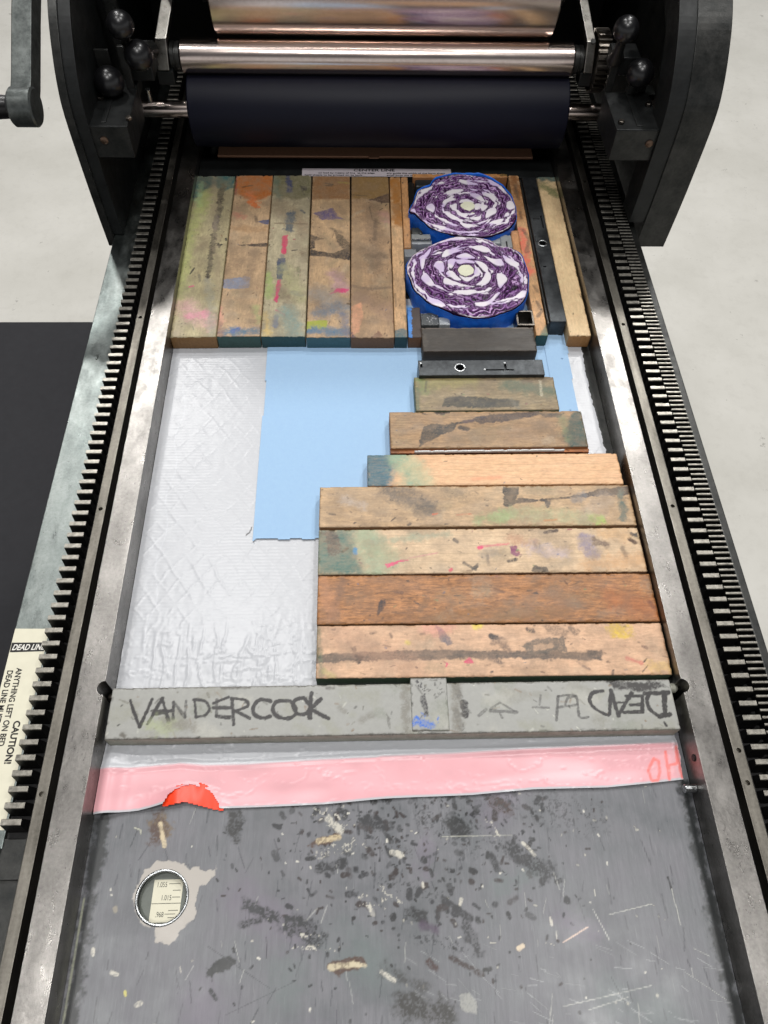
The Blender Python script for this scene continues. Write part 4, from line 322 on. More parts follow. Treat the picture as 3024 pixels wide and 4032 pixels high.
# painted plate surface (near end)
def gridV(x0,x1,y0,y1,st):
    nx=int(round((x1-x0)/st)); ny=int(round((y1-y0)/st)); X,Y=np.meshgrid(np.linspace(x0,x1,nx+1),np.linspace(y0,y1,ny+1)); idx=np.arange((nx+1)*(ny+1)).reshape(ny+1,nx+1)
    F=np.stack([idx[:-1,:-1],idx[:-1,1:],idx[1:,1:],idx[1:,:-1]],-1).reshape(-1,4); return X.ravel(),Y.ravel(),F
X,Y,F=gridV(-17.65,22.42,-4,17,.07)
rs=np.random.RandomState(3); P2=[]
def rnd(n,x0,x1,y0,y1,cols,w,ln_,al,ang=None,fn=None):
    for i in range(n):
        x=rs.uniform(x0,x1); y=rs.uniform(y0,y1)
        if fn and rs.rand()>fn(x,y): continue
        a=rs.uniform(0,6.28) if ang is None else ang+rs.normal(0,.25); L_=rs.uniform(*ln_)
        P2.append(('l',((x,y),(x+L_*math.cos(a),y+L_*math.sin(a))),rs.uniform(*w),cols[rs.randint(len(cols))],rs.uniform(*al),.3,.5))
dens=lambda x,y: max(0,min(1,1.1-abs(x-3)/13))*max(.05,min(1,(y+1)/9))
DK_=['1d1e20','25262a','2a2120','18191b']
rnd(1800,-16,21,-3,12.5,DK_,(.05,.16),(.03,.22),(.5,.95),None,dens); rnd(260,-6,13,4,12.5,DK_,(.15,.4),(.05,.5),(.4,.85),None,dens); rnd(220,-16,21,-4,12.5,['c4c1b6','a9a69a','8f8d86'],(.05,.13),(.02,.15),(.6,.95),None,lambda x,y:.25+dens(x,y)*.6); rnd(110,2,21,-4,3,['a4a6a6','8e9090'],(.04,.06),(.2,1.4),(.2,.45),-.35); rnd(160,-16,21,-4,12,['2c2e32','3a3b40'],(.04,.07),(.3,1.6),(.3,.6),1.57); rnd(40,-16,21,-4,12,['a2a29c','b4b4ae'],(.04,.05),(.3,1.2),(.25,.5),1.5)
big=[('l',((rs.uniform(-16,21),rs.uniform(-3,12)),)*2,0,'000000',0,0,0)]
blot=[]
for i in range(26):
    x=rs.uniform(-16,20);y=rs.uniform(-3,12);blot.append(('l',((x,y),(x+rs.normal(0,1.2),y+rs.normal(0,1.2))),rs.uniform(1,3.5),['5f6a68','6b6270','6a6a6e','55585a'][i%4],.35,.95,.4))
edge=[('l',((-17.1,-4),(-17.1,12)),1.1,'1d2021',.7,.7,0),('l',((22.0,-4),(22.0,12)),.9,'1b1f20',.75,.7,0),('l',((-17.45,-4),(-17.4,6)),.12,'8a8c7c',.8,.2,.5)]  # dark bands beside the rails paint in the rails' shade and reflection
PT_=[(k,p_,w_*(.7 if w_<.16 else 1)*(.75 if c_=='b8b4a8' else 1),c_,a_,s_,(max(b_,.9) if c_=='b8b4a8' and w_>.3 else b_)) for k,p_,w_,c_,a_,s_,b_ in PAINT]
col=paint(X,Y,blot+edge+P2+PT_,5)
r0=np.hypot((X+12.58),(Y-5.97)*1.02); keep=(r0[F]>1.5).all(1)
t=NT('plate'); a=t.n('ShaderNodeVertexColor',layer_name='paint'); co1=t.co(); co2=t.co(1,.12,1)
n1=t.noise(co2,3.5,6,.7); n2=t.noise(co1,.35,4,.6); sc_=t.ramp(t.noise(t.co(1,.05,1),14,2,.6),[(.62,0.),(.72,1.)])
c=t.mix(t.ramp(n2,[(.3,0.),(.7,1.)]),'606366','717075'); c=t.mix(t.math('MULTIPLY',t.ramp(n1,[(.4,1.),(.6,0.)]),.25),c,'3e4144'); c=t.mix(t.math('MULTIPLY',sc_,.35),c,'88898a')
c=t.mix(a.outputs[1],c,a.outputs[0]); t.bump(n1,.25,.02); M['plate']=t.set(Base_Color=c,Roughness=t.ramp(n2,[(.3,.27),(.7,.42)]),Specular_IOR_Level=.55)
mobj('bed_plate',np.stack([X,Y,X*0],1),F[keep],M['plate'],bed,False,col)
flat('bed_far_plate',-17.65,22.42,17,122,-.01,M['castworn']).parent=bed
# gauge window in the plate
g=empty('gauge_window',(0,0,0)); g.parent=bed
def torus(name,x,y,z,R,r,mat,par,sy=1.,seg=72,fl=.7):
    V=[];F=[]
    for i in range(seg):
        a=2*math.pi*i/seg
        for j in range(12):
            b=2*math.pi*j/12; q=R+r*math.cos(b); V.append((x+q*math.cos(a),y+q*math.sin(a)*sy,z+r*math.sin(b)*fl))
    for i in range(seg):
        for j in range(12): F.append((i*12+j,((i+1)%seg)*12+j,((i+1)%seg)*12+(j+1)%12,i*12+(j+1)%12))
    return mobj(name,V,F,mat,par,True)
torus('rim',-12.58,5.97,.0,1.58,.10,M['ring'],g,.98,72,.8)
lathe('collar',[(0,1.52),(-.55,1.52)],(-12.58,5.97,0),(0,0,1),M['castworn'],g,64,True,False)
o=bpy.data.objects[g.name]
cyl('dial',(-12.58,5.97,-.6),(0,0,1),.12,1.6,M['dial'],g)
mobj('dial_strip',[(-13.34,4.62,-.46),(-11.5,4.62,-.46),(-11.43,7.05,-.46),(-13.28,7.05,-.46)],[(0,1,2,3)],M['paper'],g)
z=-.45
for s_,x,y in (('1.055',-13.1,6.62),('1.015',-12.75,5.86),('.968',-12.98,4.92)): text('number',s_,(x,y,z),.42,M['greytext'],g,0,.0,.72)
bm=bmesh.new()
for x0,x1,y in ((-12.33,-11.6,6.8),(-12.05,-11.55,6.42),(-12.05,-11.55,6.03),(-13.3,-11.48,5.68),(-12.2,-11.6,5.28),(-12.4,-11.75,5.08),(-12.2,-11.8,4.88)): bxbm(x0,x1,y-.015,y+.015,z,z+.01,0,bm)
bmo('tick_marks',bm,M['greytext'],g)
# rails with round notches for the dead bar
def circ(cx,cy,r,a0,a1,n=14): return [(cx+r*math.cos(a0+(a1-a0)*i/n),cy+r*math.sin(a0+(a1-a0)*i/n)) for i in range(n+1)]
PI=math.pi
ptsL=[(-19.5,-14),(-17.65,-14)]+circ(-17.62,18.75,.5,-PI/2,-3*PI/2)[::1]+[(-17.65,124),(-19.5,124)]
ptsR=[(24.28,-14),(24.28,124),(22.42,124)]+circ(22.45,18.25,.5,PI/2,-PI/2)+[(22.42,-14)]
for pts in (ptsL,ptsR):
    prism('bearer_rail',pts,'z',0,2.5,M['rail'],bed,.035)
for x in (-17.655,): 
    for y,zz in ((13.4,1.5),(11.2,1.4)): cyl('rail_hole',(x-.05,y,zz),(1,0,0),.06,.28 if y>12 else .24,M['black'],bed,20,.001)
cyl('rail_hole',(22.37,13.5,1.6),(1,0,0),.06,.24,M['black'],bed,20,.001)
lathe('stop_pin',[(0,.28),(.75,.28),(.8,.24),(.85,.0)],(22.42,11.7,.75),(-1,0,0),M['ring'],bed,24)
# channel floors
for x0,x1 in ((-20.0,-19.5),(24.28,24.8)): box('channel_floor',x0,x1,-14,124,-.05,1.1,M['gap'],bed,0)
st=box('guide_strip',-20.73,-20,-14,124,-.05,2.5,M['strip'],bed,.04); cut(st,[ccut(-20.38,y,2.2,2.7,.17) for y in (54.8,33.4,11.8)])
st=box('guide_strip',24.8,25.58,-14,124,-.05,2.5,M['strip'],bed,.04); cut(st,[ccut(25.2,y,2.2,2.7,.17) for y in (76,53.8,33.2,13.7,11.6)])
for x0,x1 in ((-22.7,-20.73),(25.58,28.8)): box('rack_trough',x0,x1,9 if x0<0 else -14,124,-.05,1.0,M['gap'],bed,0)
box('rack_trough',-22.7,-20.73,-14,9,-.05,.9,M['castworn'],bed,0)
def rack(x0,x1,y0,y1,p,ztop,zb,top,mat):
    bm=bmesh.new(); y=y0
    while y<y1:
        a=p*.36; b=top/2; k=random.uniform(-.015,.015)
        prism('',[(y-a,zb),(y+a,zb),(y+b,ztop-.06),(y+b-.04,ztop+k),(y-b+.04,ztop+k),(y-b,ztop-.06)],'x',x0+random.uniform(0,.03),x1-random.uniform(0,.03),mat,None,0,bm); y+=p
    return bm
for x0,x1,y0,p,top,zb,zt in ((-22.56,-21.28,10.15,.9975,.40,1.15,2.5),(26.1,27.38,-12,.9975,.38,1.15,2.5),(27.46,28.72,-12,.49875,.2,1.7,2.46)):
    rk=bmo('gear_rack',rack(x0,x1,y0,100,p,zt,zb,top,M['tooth']),M['tooth_flank'],bed); rk.data.materials.append(M['tooth'])
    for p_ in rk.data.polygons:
        if p_.normal.z>.35: p_.material_index=1  # tooth faces not turned upward keep the near-black metal
box('rack_side',25.58,26.06,-14,124,-.05,1.6,M['gap'],bed,0)
box('rack_cover',28.76,29.38,-14,124,-8,2.3,M['castworn'],bed,.08)
lg=box('side_ledge',-25.27,-22.62,8.8,124,-8,1.3,M['ledge'],bed,.06)
box('side_ledge',-25.27,-22.72,-14,8.8,-8,.2,M['castworn'],bed,.06)
box('rack_end_block',-22.7,-20.75,7.0,9.4,.85,1.2,M['castworn'],bed,.05)
# caution sticker
stk=mobj('sticker',[(-25.24,9.9,1.312),(-22.75,9.9,1.312),(-22.75,23.75,1.312),(-25.24,23.8,1.312)],[(0,1,2,3)],M['paper'],bed)
mobj('sticker_band',[(-25.2,21.95,1.318),(-22.8,22.0,1.318),(-22.8,22.68,1.318),(-25.22,22.7,1.318)],[(0,1,2,3)],M['ink'],stk)
text('lettering','DEAD LINE',(-25.12,22.12,1.324),.62,M['white'],stk,0,.012,.74,.3)
text('lettering','CAUTION!',(-23.72,16.95,1.32),.62,M['ink'],stk,-PI/2,.022,.98)
text('lettering','ANYTHING LEFT ON BED',(-24.42,20.75,1.32),.56,M['ink'],stk,-PI/2,.014,.86)
text('lettering','DEAD LINE MUST BE',(-25.03,20.6,1.32),.56,M['ink'],stk,-PI/2,.014,.86)
# head of the bed: crossbar with centre line label, pale board behind
box('head_bar',-17.6,22.38,78.1,81.6,0,1.5,M['castiron'],bed,.05)
lb=mobj('center_label',[(-6.1,78.2,1.512),(10.7,78.2,1.512),(10.7,79.65,1.512),(-6.1,79.65,1.512)],[(0,1,2,3)],M['label'],bed)
text('lettering','CENTER LINE',(2.0,79.15,1.516),.62,M['ink'],lb,0,.015,1.25,0,.004,'CENTER')
text('lettering','on bed by means of line  at the edge',(-4.3,78.72,1.516),.36,M['ink'],lb,0,.008,1.2); text('lettering','any guide the width of the form sheet',(3.4,78.72,1.516),.36,M['ink'],lb,0,.008,1.2)
text('lettering','hold sheets to be printed on its back',(-5.8,78.32,1.516),.36,M['ink'],lb,0,.008,1.2); text('lettering','small form the same',(3.4,78.32,1.516),.36,M['ink'],lb,0,.008,1.2)
bd=prism('feed_board',[(-15.8,81.9),(1.4,81.9),(1.5,81.6),(2.5,81.6),(2.6,81.9),(20.4,81.9),(20.4,92),(-15.8,92)],'z',1.2,1.6,M['pale_board'],None,.04); tag(bd,'pale board edge lying behind the centre line label under the dark roller','board')
# ------------------------------------------------------------------ sheets on the bed
def lerpc(c,yv,key): 
    a=sorted(c,key=lambda p:p[key]); return np.interp(yv,[p[key] for p in a],[p[1-key] for p in a])
U,V_=np.meshgrid(np.linspace(0,1,431),np.linspace(0,1,521))
FL,FRr,FB,PT=[MISC[k] for k in ('film_left','film_right','film_bot','pink_top')]
Yt=60.; xb=np.interp(U,[0,1],[-17.3,22.0]); yb=lerpc(FB,xb,0); 
vv=V_**1.0; Yf=Yt+(yb-Yt)*vv
Yl=Yf
xl=lerpc(FL,Yl,1)+.10*(fbm(Yf*1.3,Yf*0,3,4)-.5)*1.2; xr=np.minimum(lerpc(FRr,Yf,1),22.35)+.25*(fbm(Yf*2.5,Yf*0+3,3,9)-.5)
xl=np.maximum(xl,-17.6)
Xf=xl+(xr-xl)*U; yb2=lerpc(FB,Xf,0); Yf=Yt+(yb2-Yt)*vv
x=Xf.ravel();y=Yf.ravel()
q=1-sst(20.5,26.5,y); pk=lerpc(PT,x,0)
low=sst(pk+2.5,pk,y)   # free end
dia1=np.abs(((x*.62+y*.46+.45*fbm(x*.5,y*.5,3,2))%1)-.5); dia2=np.abs(((x*.62-y*.46+.45*fbm(x*.5,y*.5,3,5))%1)-.5)
patch=sst(.35,.6,fbm(x*.35,y*.35,3,77))
ridge=(np.exp(-(dia1/.045)**2)+np.exp(-(dia2/.045)**2))*(.35+.65*patch)
rib=.6*np.sin(y*2*PI/.30+3*fbm(x*.5,y*.5,2,11))*.011*(.4+fbm(x*.8,y*2,2,12))
h=(1-q)*(ridge*.018*sst(.25,.6,fbm(x*.9,y*.9,3,99))+rib*.9+.02*fbm(x*2,y*2,3,1))
wr=fbm(x*1.1+.8*fbm(x*.5,y*.3,3,31),y*.22,3,21); wrk=np.abs(wr-.5)*2; h+=q*(1-low)*(.05*(1-sst(0,.10,wrk))+.03*fbm(x*2.6,y*2.0,3,33)+.06*fbm(x*.6,y*.3,2,3))
wr2=fbm(x*.35+3,y*1.6+.6*fbm(x*.5,y*.5,2,8),3,41); h+=q*(1-.6*low)*.05*(1-sst(0,.05,np.abs(wr2-.5)*2))
h+=low*(.0*x+.16*fbm(x*.22,y*.4,2,71)+.10*sst(.4,.0,np.abs(y-pk)))
bot=sst(1.2,0,y-lerpc(FB,x,0)); h+=bot*(.28*np.exp(-((x+12.2)/1.6)**2)*2.2+.06)+.15*np.exp(-((x+17)/.9)**2)*low*3
zf=.04+h
dbot=y-lerpc(FB,x,0)
inpk=(y<pk)
white=np.array(lin('b2b4b8')); pink=np.array(lin('dba2a8')); C=np.tile(white,(len(x),1)); 
f=np.clip(sst(.05,-.08,y-pk)*sst(.10,.22,dbot+.06*fbm(x*3,y*3,2,3)),0,1)[:,None]; f*= (1-.6*sst(21.5,22.2,x))[:,None]
pv=(fbm(x*.4,y*.8,3,91)-.5)[:,None]; C=C*(1-f)+(pink*(1+pv*.25))*f
for s_ in ('Ostroke','Hstroke'):
    d=dpoly(x,y,MISC[s_]); g_=(sst(.14,.06,d)*.75)[:,None]; C=C*(1-g_)+np.array(lin('ee6a60'))*g_
sd=sdf(x,y,MISC['orange'])
fold=(sst(.06,.02,np.abs(x+15.9-.25*np.sin(y)))*.25*(y>15))[:,None]; C=C*(1-fold)+np.array(lin('c9ccd2'))*fold
dbr=(sst(.07,.03,dpoly(x,y,MISC['debris'])))[:,None]; C=C*(1-dbr)+.01*dbr
idx=np.arange(len(x)).reshape(521,431); F=np.stack([idx[1:,:-1],idx[1:,1:],idx[:-1,1:],idx[:-1,:-1]],-1).reshape(-1,4)
keep=((sd+.10*(fbm(x*6,y*6,2,6)-.3))[F]>0).any(1)
painted('film',None,.3,.5,(.07,3.0,.02),.02)
fo=mobj('plastic_film',np.stack([x,y,zf],1),F[keep],M['film'],None,True,np.concatenate([C,np.ones((len(x),1))],1))
tag(fo,'wrinkled white plastic film with a pink band, spread over the press bed','plastic film')
oc=np.array(MISC['orange']); X,Y,F=gridV(oc[:,0].min()-.05,oc[:,0].max()+.1,oc[:,1].min()-.1,oc[:,1].max()+.35,.08)
sd=sdf(X,Y,MISC['orange']); keep=(sd[F]<.16+.0*X[F]).all(1); Zo=.12+.30*np.exp(-((X+12.3)/1.5)**2)*sst(13.2,11.3,Y)+.03*np.sin(X*4)
oo=mobj('orange_liner',np.stack([X,Y,Zo],1),F[keep],M['orange'],None,True); tag(oo,'bright orange liner showing through a torn hole in the pink plastic band','plastic liner')
BL=MISC['blue']; 
X,Y,F=gridV(-12,24,24,60,.12)
left=lerpc(BL[:6],Y,1)+.03*(fbm(Y*2,Y*0,3,5)-.5); right=lerpc(MISC['blue_r'],Y,1)-.1; botb=np.interp(X,[BL[5][0],BL[5][0]+.4,BL[7][0]],[BL[5][1],BL[6][1]+.05,BL[7][1]])+.12*(fbm(X*2.5,X*0,3,8)-.5)
ok=(X>left)&(X<right)&(Y>botb)&(Y<59); keep=ok[F].all(1)
painted('blue_sheet_m','9bbad8',.8,.2,(.6,7,.03),.06)
z_=.16+.02*fbm(X*1.5,Y*1.5,3,2)+.05*sst(.25,0,Y-botb)
# snap border vertices for a clean edge
Xs=np.where((X<left+.18)&(X>left),X,X)
bo=mobj('blue_sheet',np.stack([X,Y,z_],1),F[keep],M['blue_sheet_m'],None,True,np.zeros((len(X),4))); tag(bo,'pale blue absorbent paper sheet with a frayed lower edge lying on the white film','paper sheet')
X,Y,F=gridV(18,24,44,60,.2); right=lerpc(MISC['blue_r'],Y,1)-.75; ok=(X<right); keep=ok[F].all(1)
b2=mobj('blue_sheet',np.stack([X,Y,X*0+.24],1),F[keep],M['blue_sheet_m'],None,True,np.zeros((len(X),4))); tag(b2,'second pale blue sheet layer peeping out right of the wooden blocks','paper sheet')
# ------------------------------------------------------------------ blocks
LAB=dict(
 f1=('wood_block','ink-stained long wood block with green top end and pink stains, touching the left rail'),
 f2=('wood_block','long wood block with orange stained top end and grey blue smear'),
 f3=('wood_block','long wood block with a crimson and navy streak down its middle'),
 f4=('wood_block','long wood block with black brush marks and a yellow green patch above its teal end'),
 f5=('wood_block','long brownish grey smudged wood block with bare brown end, beside the narrow strips'),
 f6=('wood_strip','narrow pale wood strip with dark teal end, left of the cabbages'),
 f7=('wood_strip','short orange-brown wood strip between the narrow long strip and the upper cabbage'),
 s1=('wood_strip','thin orange wood strip lying crosswise behind the upper cabbage'),
 s2=('wood_strip','short plain wood strip right of the gap between the two cabbages'),
 s3=('wood_strip','long orange stained wood strip with green end, right of the cabbages'),
 s4=('wood_strip','clean pale wood strip with dark top, nearest the right rail'),
 s5=('wood_block','small dark wood block with a bright blue tape stripe, lower left of the cabbages'),
 d1=('wood_block','dark charcoal brown wood block directly below the cabbages'),
 w1=('wood_block','olive stained wood block with a black rectangular smear, below the steel quoin'),
 w2=('wood_block','wood block with a slanting black brush stroke and dark green right end'),
 w3=('wood_strip','very thin orange wood strip carrying a lead strip'),
 w4=('wood_block','clean light maple block fading to blue green at its left end'),
 w5=('wood_block','wide wood block with black angular print marks near its right end and green smudges'),
 w6=('wood_block','wide wood block with teal left end, round black blot and pink flecks'),
 w7=('wood_block','wide reddish brown wood block with strong dark grain, second from the steel bar'),
 w8=('wood_block','wide pinkish wood block with a long grey band, resting against the steel bar'),
 m0=('spacing_slug','dark upright metal slug left of the upper cabbage'),
 m1=('spacing_slug','dark metal spacer behind the upper left edge of the upper cabbage'),
 m2=('spacing_slug','small dark metal spacer at the lower left of the upper cabbage'),
 m3=('spacing_slug','grey metal spacer with bright edge between the two cabbages, left side'),
 m3b=('spacing_slug','lower grey metal spacer in front of the bright edged one, left of the lower cabbage'),
 m4=('spacing_slug','grey metal spacer at the upper left edge of the lower cabbage'),
 m5=('spacing_slug','light grey metal spacer right of where the cabbages meet'),
 m6=('spacing_slug','grey metal spacer with a dark slit next to the short plain strip'),
 m7=('spacing_slug','dark metal spacer speckled with white below the lower cabbage'),
 m8=('spacing_slug','pale metal spacer beside the speckled one below the lower cabbage'),
 m9=('hollow_spacer','hollow square metal frame at the lower right of the lower cabbage'),
 q1=('quoin','long black steel quoin with ringed hole between two wood strips on the right'),
 q2=('quoin','black steel lock-up quoin with ringed key hole and slot, lying crosswise below the dark block'),
 lead=('lead_strip','thin silvery lead strip on the very thin orange strip'),
 bar=('dead_bar','grey steel bar across the bed with handwritten marker lettering'),
 clip=('bar_clamp','grey steel clamp plate with blue paint, sitting over the middle of the steel bar'))
CAT=dict(wood_block='wood block',wood_strip='wood strip',spacing_slug='metal spacer',hollow_spacer='metal frame',quoin='quoin',lead_strip='lead strip',dead_bar='steel bar',bar_clamp='clamp')
GRP=dict(wood_block='wood blocks locked up in the bed',wood_strip='wood strips locked up in the bed',spacing_slug='metal spacers packed around the cabbages',quoin='steel quoins in the bed')
def topblock(k,w,h,z0,z1,mtop,mside,strokes,par=None,step=.075,b=.05,seed=1,name='x',rnd_=.02,mlong=None):
    nx=max(2,int(w/step)); ny=max(2,int(h/step))
    X,Y=np.meshgrid(np.linspace(-w/2+b,w/2-b,nx+1),np.linspace(-h/2+b,h/2-b,ny+1)); sh=X.shape
    Z=np.full(sh,z1)+rnd_*(fbm(X*.3+seed,Y*.3,2,seed)-.5)
    e=np.minimum(np.minimum(X+w/2-b,w/2-b-X),np.minimum(Y+h/2-b,h/2-b-Y)); wear=fbm(X*3,Y*3,3,seed+3)
    Z-= .08*sst(.14,0,e)*sst(.5,.75,wear)
    idx=np.arange(X.size).reshape(sh); F=[np.stack([idx[:-1,:-1],idx[:-1,1:],idx[1:,1:],idx[1:,:-1]],-1).reshape(-1,4)]
    V=[np.stack([X.ravel(),Y.ravel(),Z.ravel()],1)]
    ring=np.concatenate([idx[0,:],idx[1:,-1],idx[-1,-2::-1],idx[-2:0:-1,0]]); n=len(ring); base=X.size
    rp=V[0][ring].copy(); sx=np.sign(rp[:,0]); sy=np.sign(rp[:,1])
    onx=np.isclose(np.abs(rp[:,0]),w/2-b); ony=np.isclose(np.abs(rp[:,1]),h/2-b)
    for zz in (b,None):
        q=rp.copy(); q[:,0]+=np.where(onx,sx*b,0); q[:,1]+=np.where(ony,sy*b,0)
        corner=onx&ony; q[corner,0]-=sx[corner]*b*.35; q[corner,1]-=sy[corner]*b*.35
        q[:,2]=(rp[:,2]-b) if zz else z0; V.append(q)
    r1=base+np.arange(n); r2=r1+n; nx1=np.roll(np.arange(n),-1)
    Fs1=np.stack([r1,r1[nx1],ring[nx1],ring],-1); Fs2=np.stack([r2,r2[nx1],r1[nx1],r1],-1)
    fm=np.concatenate([np.zeros(len(F[0])+n),np.ones(n)]).astype(int)
    if mlong is not None:
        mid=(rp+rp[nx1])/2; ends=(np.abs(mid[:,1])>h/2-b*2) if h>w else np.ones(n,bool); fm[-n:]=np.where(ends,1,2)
    V=np.concatenate(V); F=np.concatenate([F[0],Fs1,Fs2])
    colr=paint(V[:,0],V[:,1],strokes,seed)
    return mobj(name,V,F,mtop,par,False,colr,[mtop,mside]+([mlong] if mlong else []),fm)
painted('spacer_dark','2c2e2f',.4); painted('bar_m','92928d',.4,.5,(.3,5,.02),.15)
DIRT=['2c2724','4a3c32','5a4634','3a3230','7a5a40','8c3a4a','3f5c78','6a7a50']
for i,o_ in enumerate(OBJ):
    k=o_['k']; nm,lab=LAB[k]; w_,h_=o_['s']; cx,cy=o_['c']; ang=max(-.012,min(.012,o_['a'])) ; z0,z1=o_['z']; z0+=.10 if z0==0 else 0
    kd=o_.get('kind','wood'); stx=list(o_['st']); r_=np.random.RandomState(i+50)
    if kd=='wood':
        gr=o_.get('gr',.6); al='x' if w_>h_ else 'y'; A=w_*h_
        mt_=woodmat('wood_'+k,o_['col'],gr,al,o_.get('rings',0),True,.1 if k in('w4','s4') else .62); ms=woodmat('wood_side_'+k,o_.get('front','7a5a3c'),.5,al,0,False)
        auto=[]
        if k not in('w4','s4','w3','s1','d1'):
            for j in range(int(A*(.38 if k[0]=='f' else .24))):
                a=r_.uniform(0,6.28) if r_.rand()<.4 else (0 if al=='x' else 1.57)+r_.normal(0,.3); L_=r_.uniform(.4,2.4); x0=r_.uniform(-w_/2,w_/2); y0=r_.uniform(-h_/2,h_/2)
                auto.append(('l',((x0,y0),(x0+L_*math.cos(a),y0+L_*math.sin(a))),r_.uniform(.4,1.6),['6a5a4a','7a6752','8c7a66','7c745c','a89a84'][r_.randint(5)],r_.uniform(.12,.36),.9,.7))
        nsp=int(A*(.75 if k not in('w4','s4','d1') else .1))
        for j in range(nsp):
            a=(0 if al=='x' else 1.57)+r_.normal(0,.5); L_=r_.exponential(.13); x0=r_.uniform(-w_/2,w_/2); y0=r_.uniform(-h_/2,h_/2)
            auto.append(('l',((x0,y0),(x0+L_*math.cos(a),y0+L_*math.sin(a))),r_.uniform(.04,.14),DIRT[r_.randint(len(DIRT)) if r_.rand()<.35 else r_.randint(4)],r_.uniform(.35,.9),.4,.6))
        # dark dirty edges
        for e in (((-w_/2,-h_/2),(w_/2,-h_/2)),((-w_/2,h_/2),(w_/2,h_/2)),((-w_/2,-h_/2),(-w_/2,h_/2)),((w_/2,-h_/2),(w_/2,h_/2))): auto.append(('l',e,.16,'4a3626',.32,.7,.7))
        if w_<1.5 or h_<1.5: auto=[a for a in auto if r_.rand()<.4]
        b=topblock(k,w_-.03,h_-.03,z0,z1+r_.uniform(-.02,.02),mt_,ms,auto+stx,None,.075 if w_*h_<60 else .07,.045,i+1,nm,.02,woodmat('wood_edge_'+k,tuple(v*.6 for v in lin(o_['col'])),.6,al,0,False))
    elif kd=='bar':
        root=empty(nm)
        for j in range(int(w_*h_*.9)):
            x0=r_.uniform(-w_/2,w_/2); y0=r_.uniform(-h_/2,h_/2); a=r_.uniform(0,6.28); L_=r_.exponential(.25); stx.insert(0,('l',((x0,y0),(x0+L_*math.cos(a),y0+L_*math.sin(a))),r_.uniform(.05,.16),['55544e','3c3a36','6e6c62','b4b4aa','7a6a58'][r_.randint(5)],r_.uniform(.3,.7),.4,.6))
        for j in range(int(w_*h_*.25)):
            x0=r_.uniform(-w_/2,w_/2); y0=r_.uniform(-h_/2,h_/2); stx.insert(0,('l',((x0,y0),(x0+r_.normal(0,1),y0+r_.normal(0,.4))),r_.uniform(.5,1.6),['7c7a6e','a8a69c','8a8a7c','767a6c'][r_.randint(4)],r_.uniform(.2,.45),.9,.5))
        for e in (((-w_/2,-h_/2),(w_/2,-h_/2)),((-w_/2,h_/2),(w_/2,h_/2))): stx.insert(0,('l',e,.22,'4c4840',.6,.7,.7))
        b=topblock(k,w_,h_,z0,z1,M['bar_m'],M['deadbar'],stx,root,.06,.05,i+1,'bar_plate' if k=='bar' else 'clamp_plate',.0)
        if k=='bar':
            lathe('end_pin',[(0,.35),(.55,.35),(.75,.2),(.8,0)],(w_/2-.1,h_/2-.45,.95),(1,0,0),M['deadbar'],root,24)
            lathe('end_pin',[(0,.35),(.2,.35),(.45,.2),(.5,0)],(-w_/2+.1,h_/2-.45,.95),(-1,0,0),M['steel'],root,24)
            text
        else:
            cyl('screw_hole',(-.1,-h_/2+.04,1.0),(0,-1,0),.06,.22,M['black'],root,20,.001)
        b=root
    elif kd=='metal':
        t_=NT('spacer_'+k); L=lin(o_['col']); a_=t_.n('ShaderNodeVertexColor',layer_name='paint'); co_=t_.co(loc=(i,i*2,0)); n_=t_.noise(co_,2.2,5,.6)
        c_=t_.mix(n_,tuple(v*.85 for v in L),tuple(min(1,v*1.5) for v in L)); c_=t_.mix(a_.outputs[1],c_,a_.outputs[0]); t_.bump(n_,.3,.03); t_.set(Base_Color=c_,Roughness=.42,Metallic=.2)
        b=topblock(k,w_,h_,z0,z1,t_.m,t_.m,stx,None,.06,.05,i+1,nm)
        if k=='m6': sl=box('slit',-.08,.08,-h_/2+.05,-.1,z1+.0,z1+.02,M['black'],b,0)
        if k=='m3': box('bright_edge',-w_/2,w_/2,-h_/2,-h_/2+.14,z1-.2,z1+.03,M['ring'],b,.02)
    elif kd=='hollow':
        root=empty(nm); t_=.2; H=z1
        boxes('frame_wall',[(-w_/2,w_/2,h_/2-t_,h_/2,.1,H),(-w_/2,w_/2,-h_/2,-h_/2+t_,.1,H),(-w_/2,-w_/2+t_,-h_/2+t_,h_/2-t_,.1,H),(w_/2-t_,w_/2,-h_/2+t_,h_/2-t_,.1,H)],M['steel'],root,.03)
        box('frame_floor',-w_/2+t_,w_/2-t_,-h_/2+t_,h_/2-t_,.1,.3,M['castworn'],root,0); b=root
    elif kd=='quoin':
        root=empty(nm); 
        bd_=box('quoin_body',-w_/2,w_/2,-h_/2,h_/2,.12,z1,M['quoin_m'] if 'quoin_m' in M else metal('quoin_m','2a2c2e','484b4d',(.3,.48),.7,.9,.5) and None or M['quoin_m'],root,.06)
        if k=='q2': hx,hy,rr=-1.96,0,.34; slots=[(.25,2.96,-.40,-.24),(2.1,2.32,-.26,.42),(-5.6,-5.38,0,.45)]
        else: hx,hy,rr=.0,.1,.34; slots=[(-.45,-.1,-3.62,-3.42),(-.5,.2,4.0,4.12),(.34,.5,2.6,4.6)]
        cs=[ccut(hx,hy,.4,z1+.3,rr)]
        for s_ in slots: cs.append(box('cutter',*s_,z1-.25,z1+.2,M['black'],None,0))
        cut(bd_,cs); bd_.data.materials.clear(); bd_.data.materials.append(M['quoin_m'])
        cyl('key_hole',(hx,hy,.42),(0,0,1),.3,rr-.005,M['black'],root,28,.001)
        torus('hole_ring',hx,hy,z1+.005,rr+.10,.10,M['ring'],root,1.,40,.5)
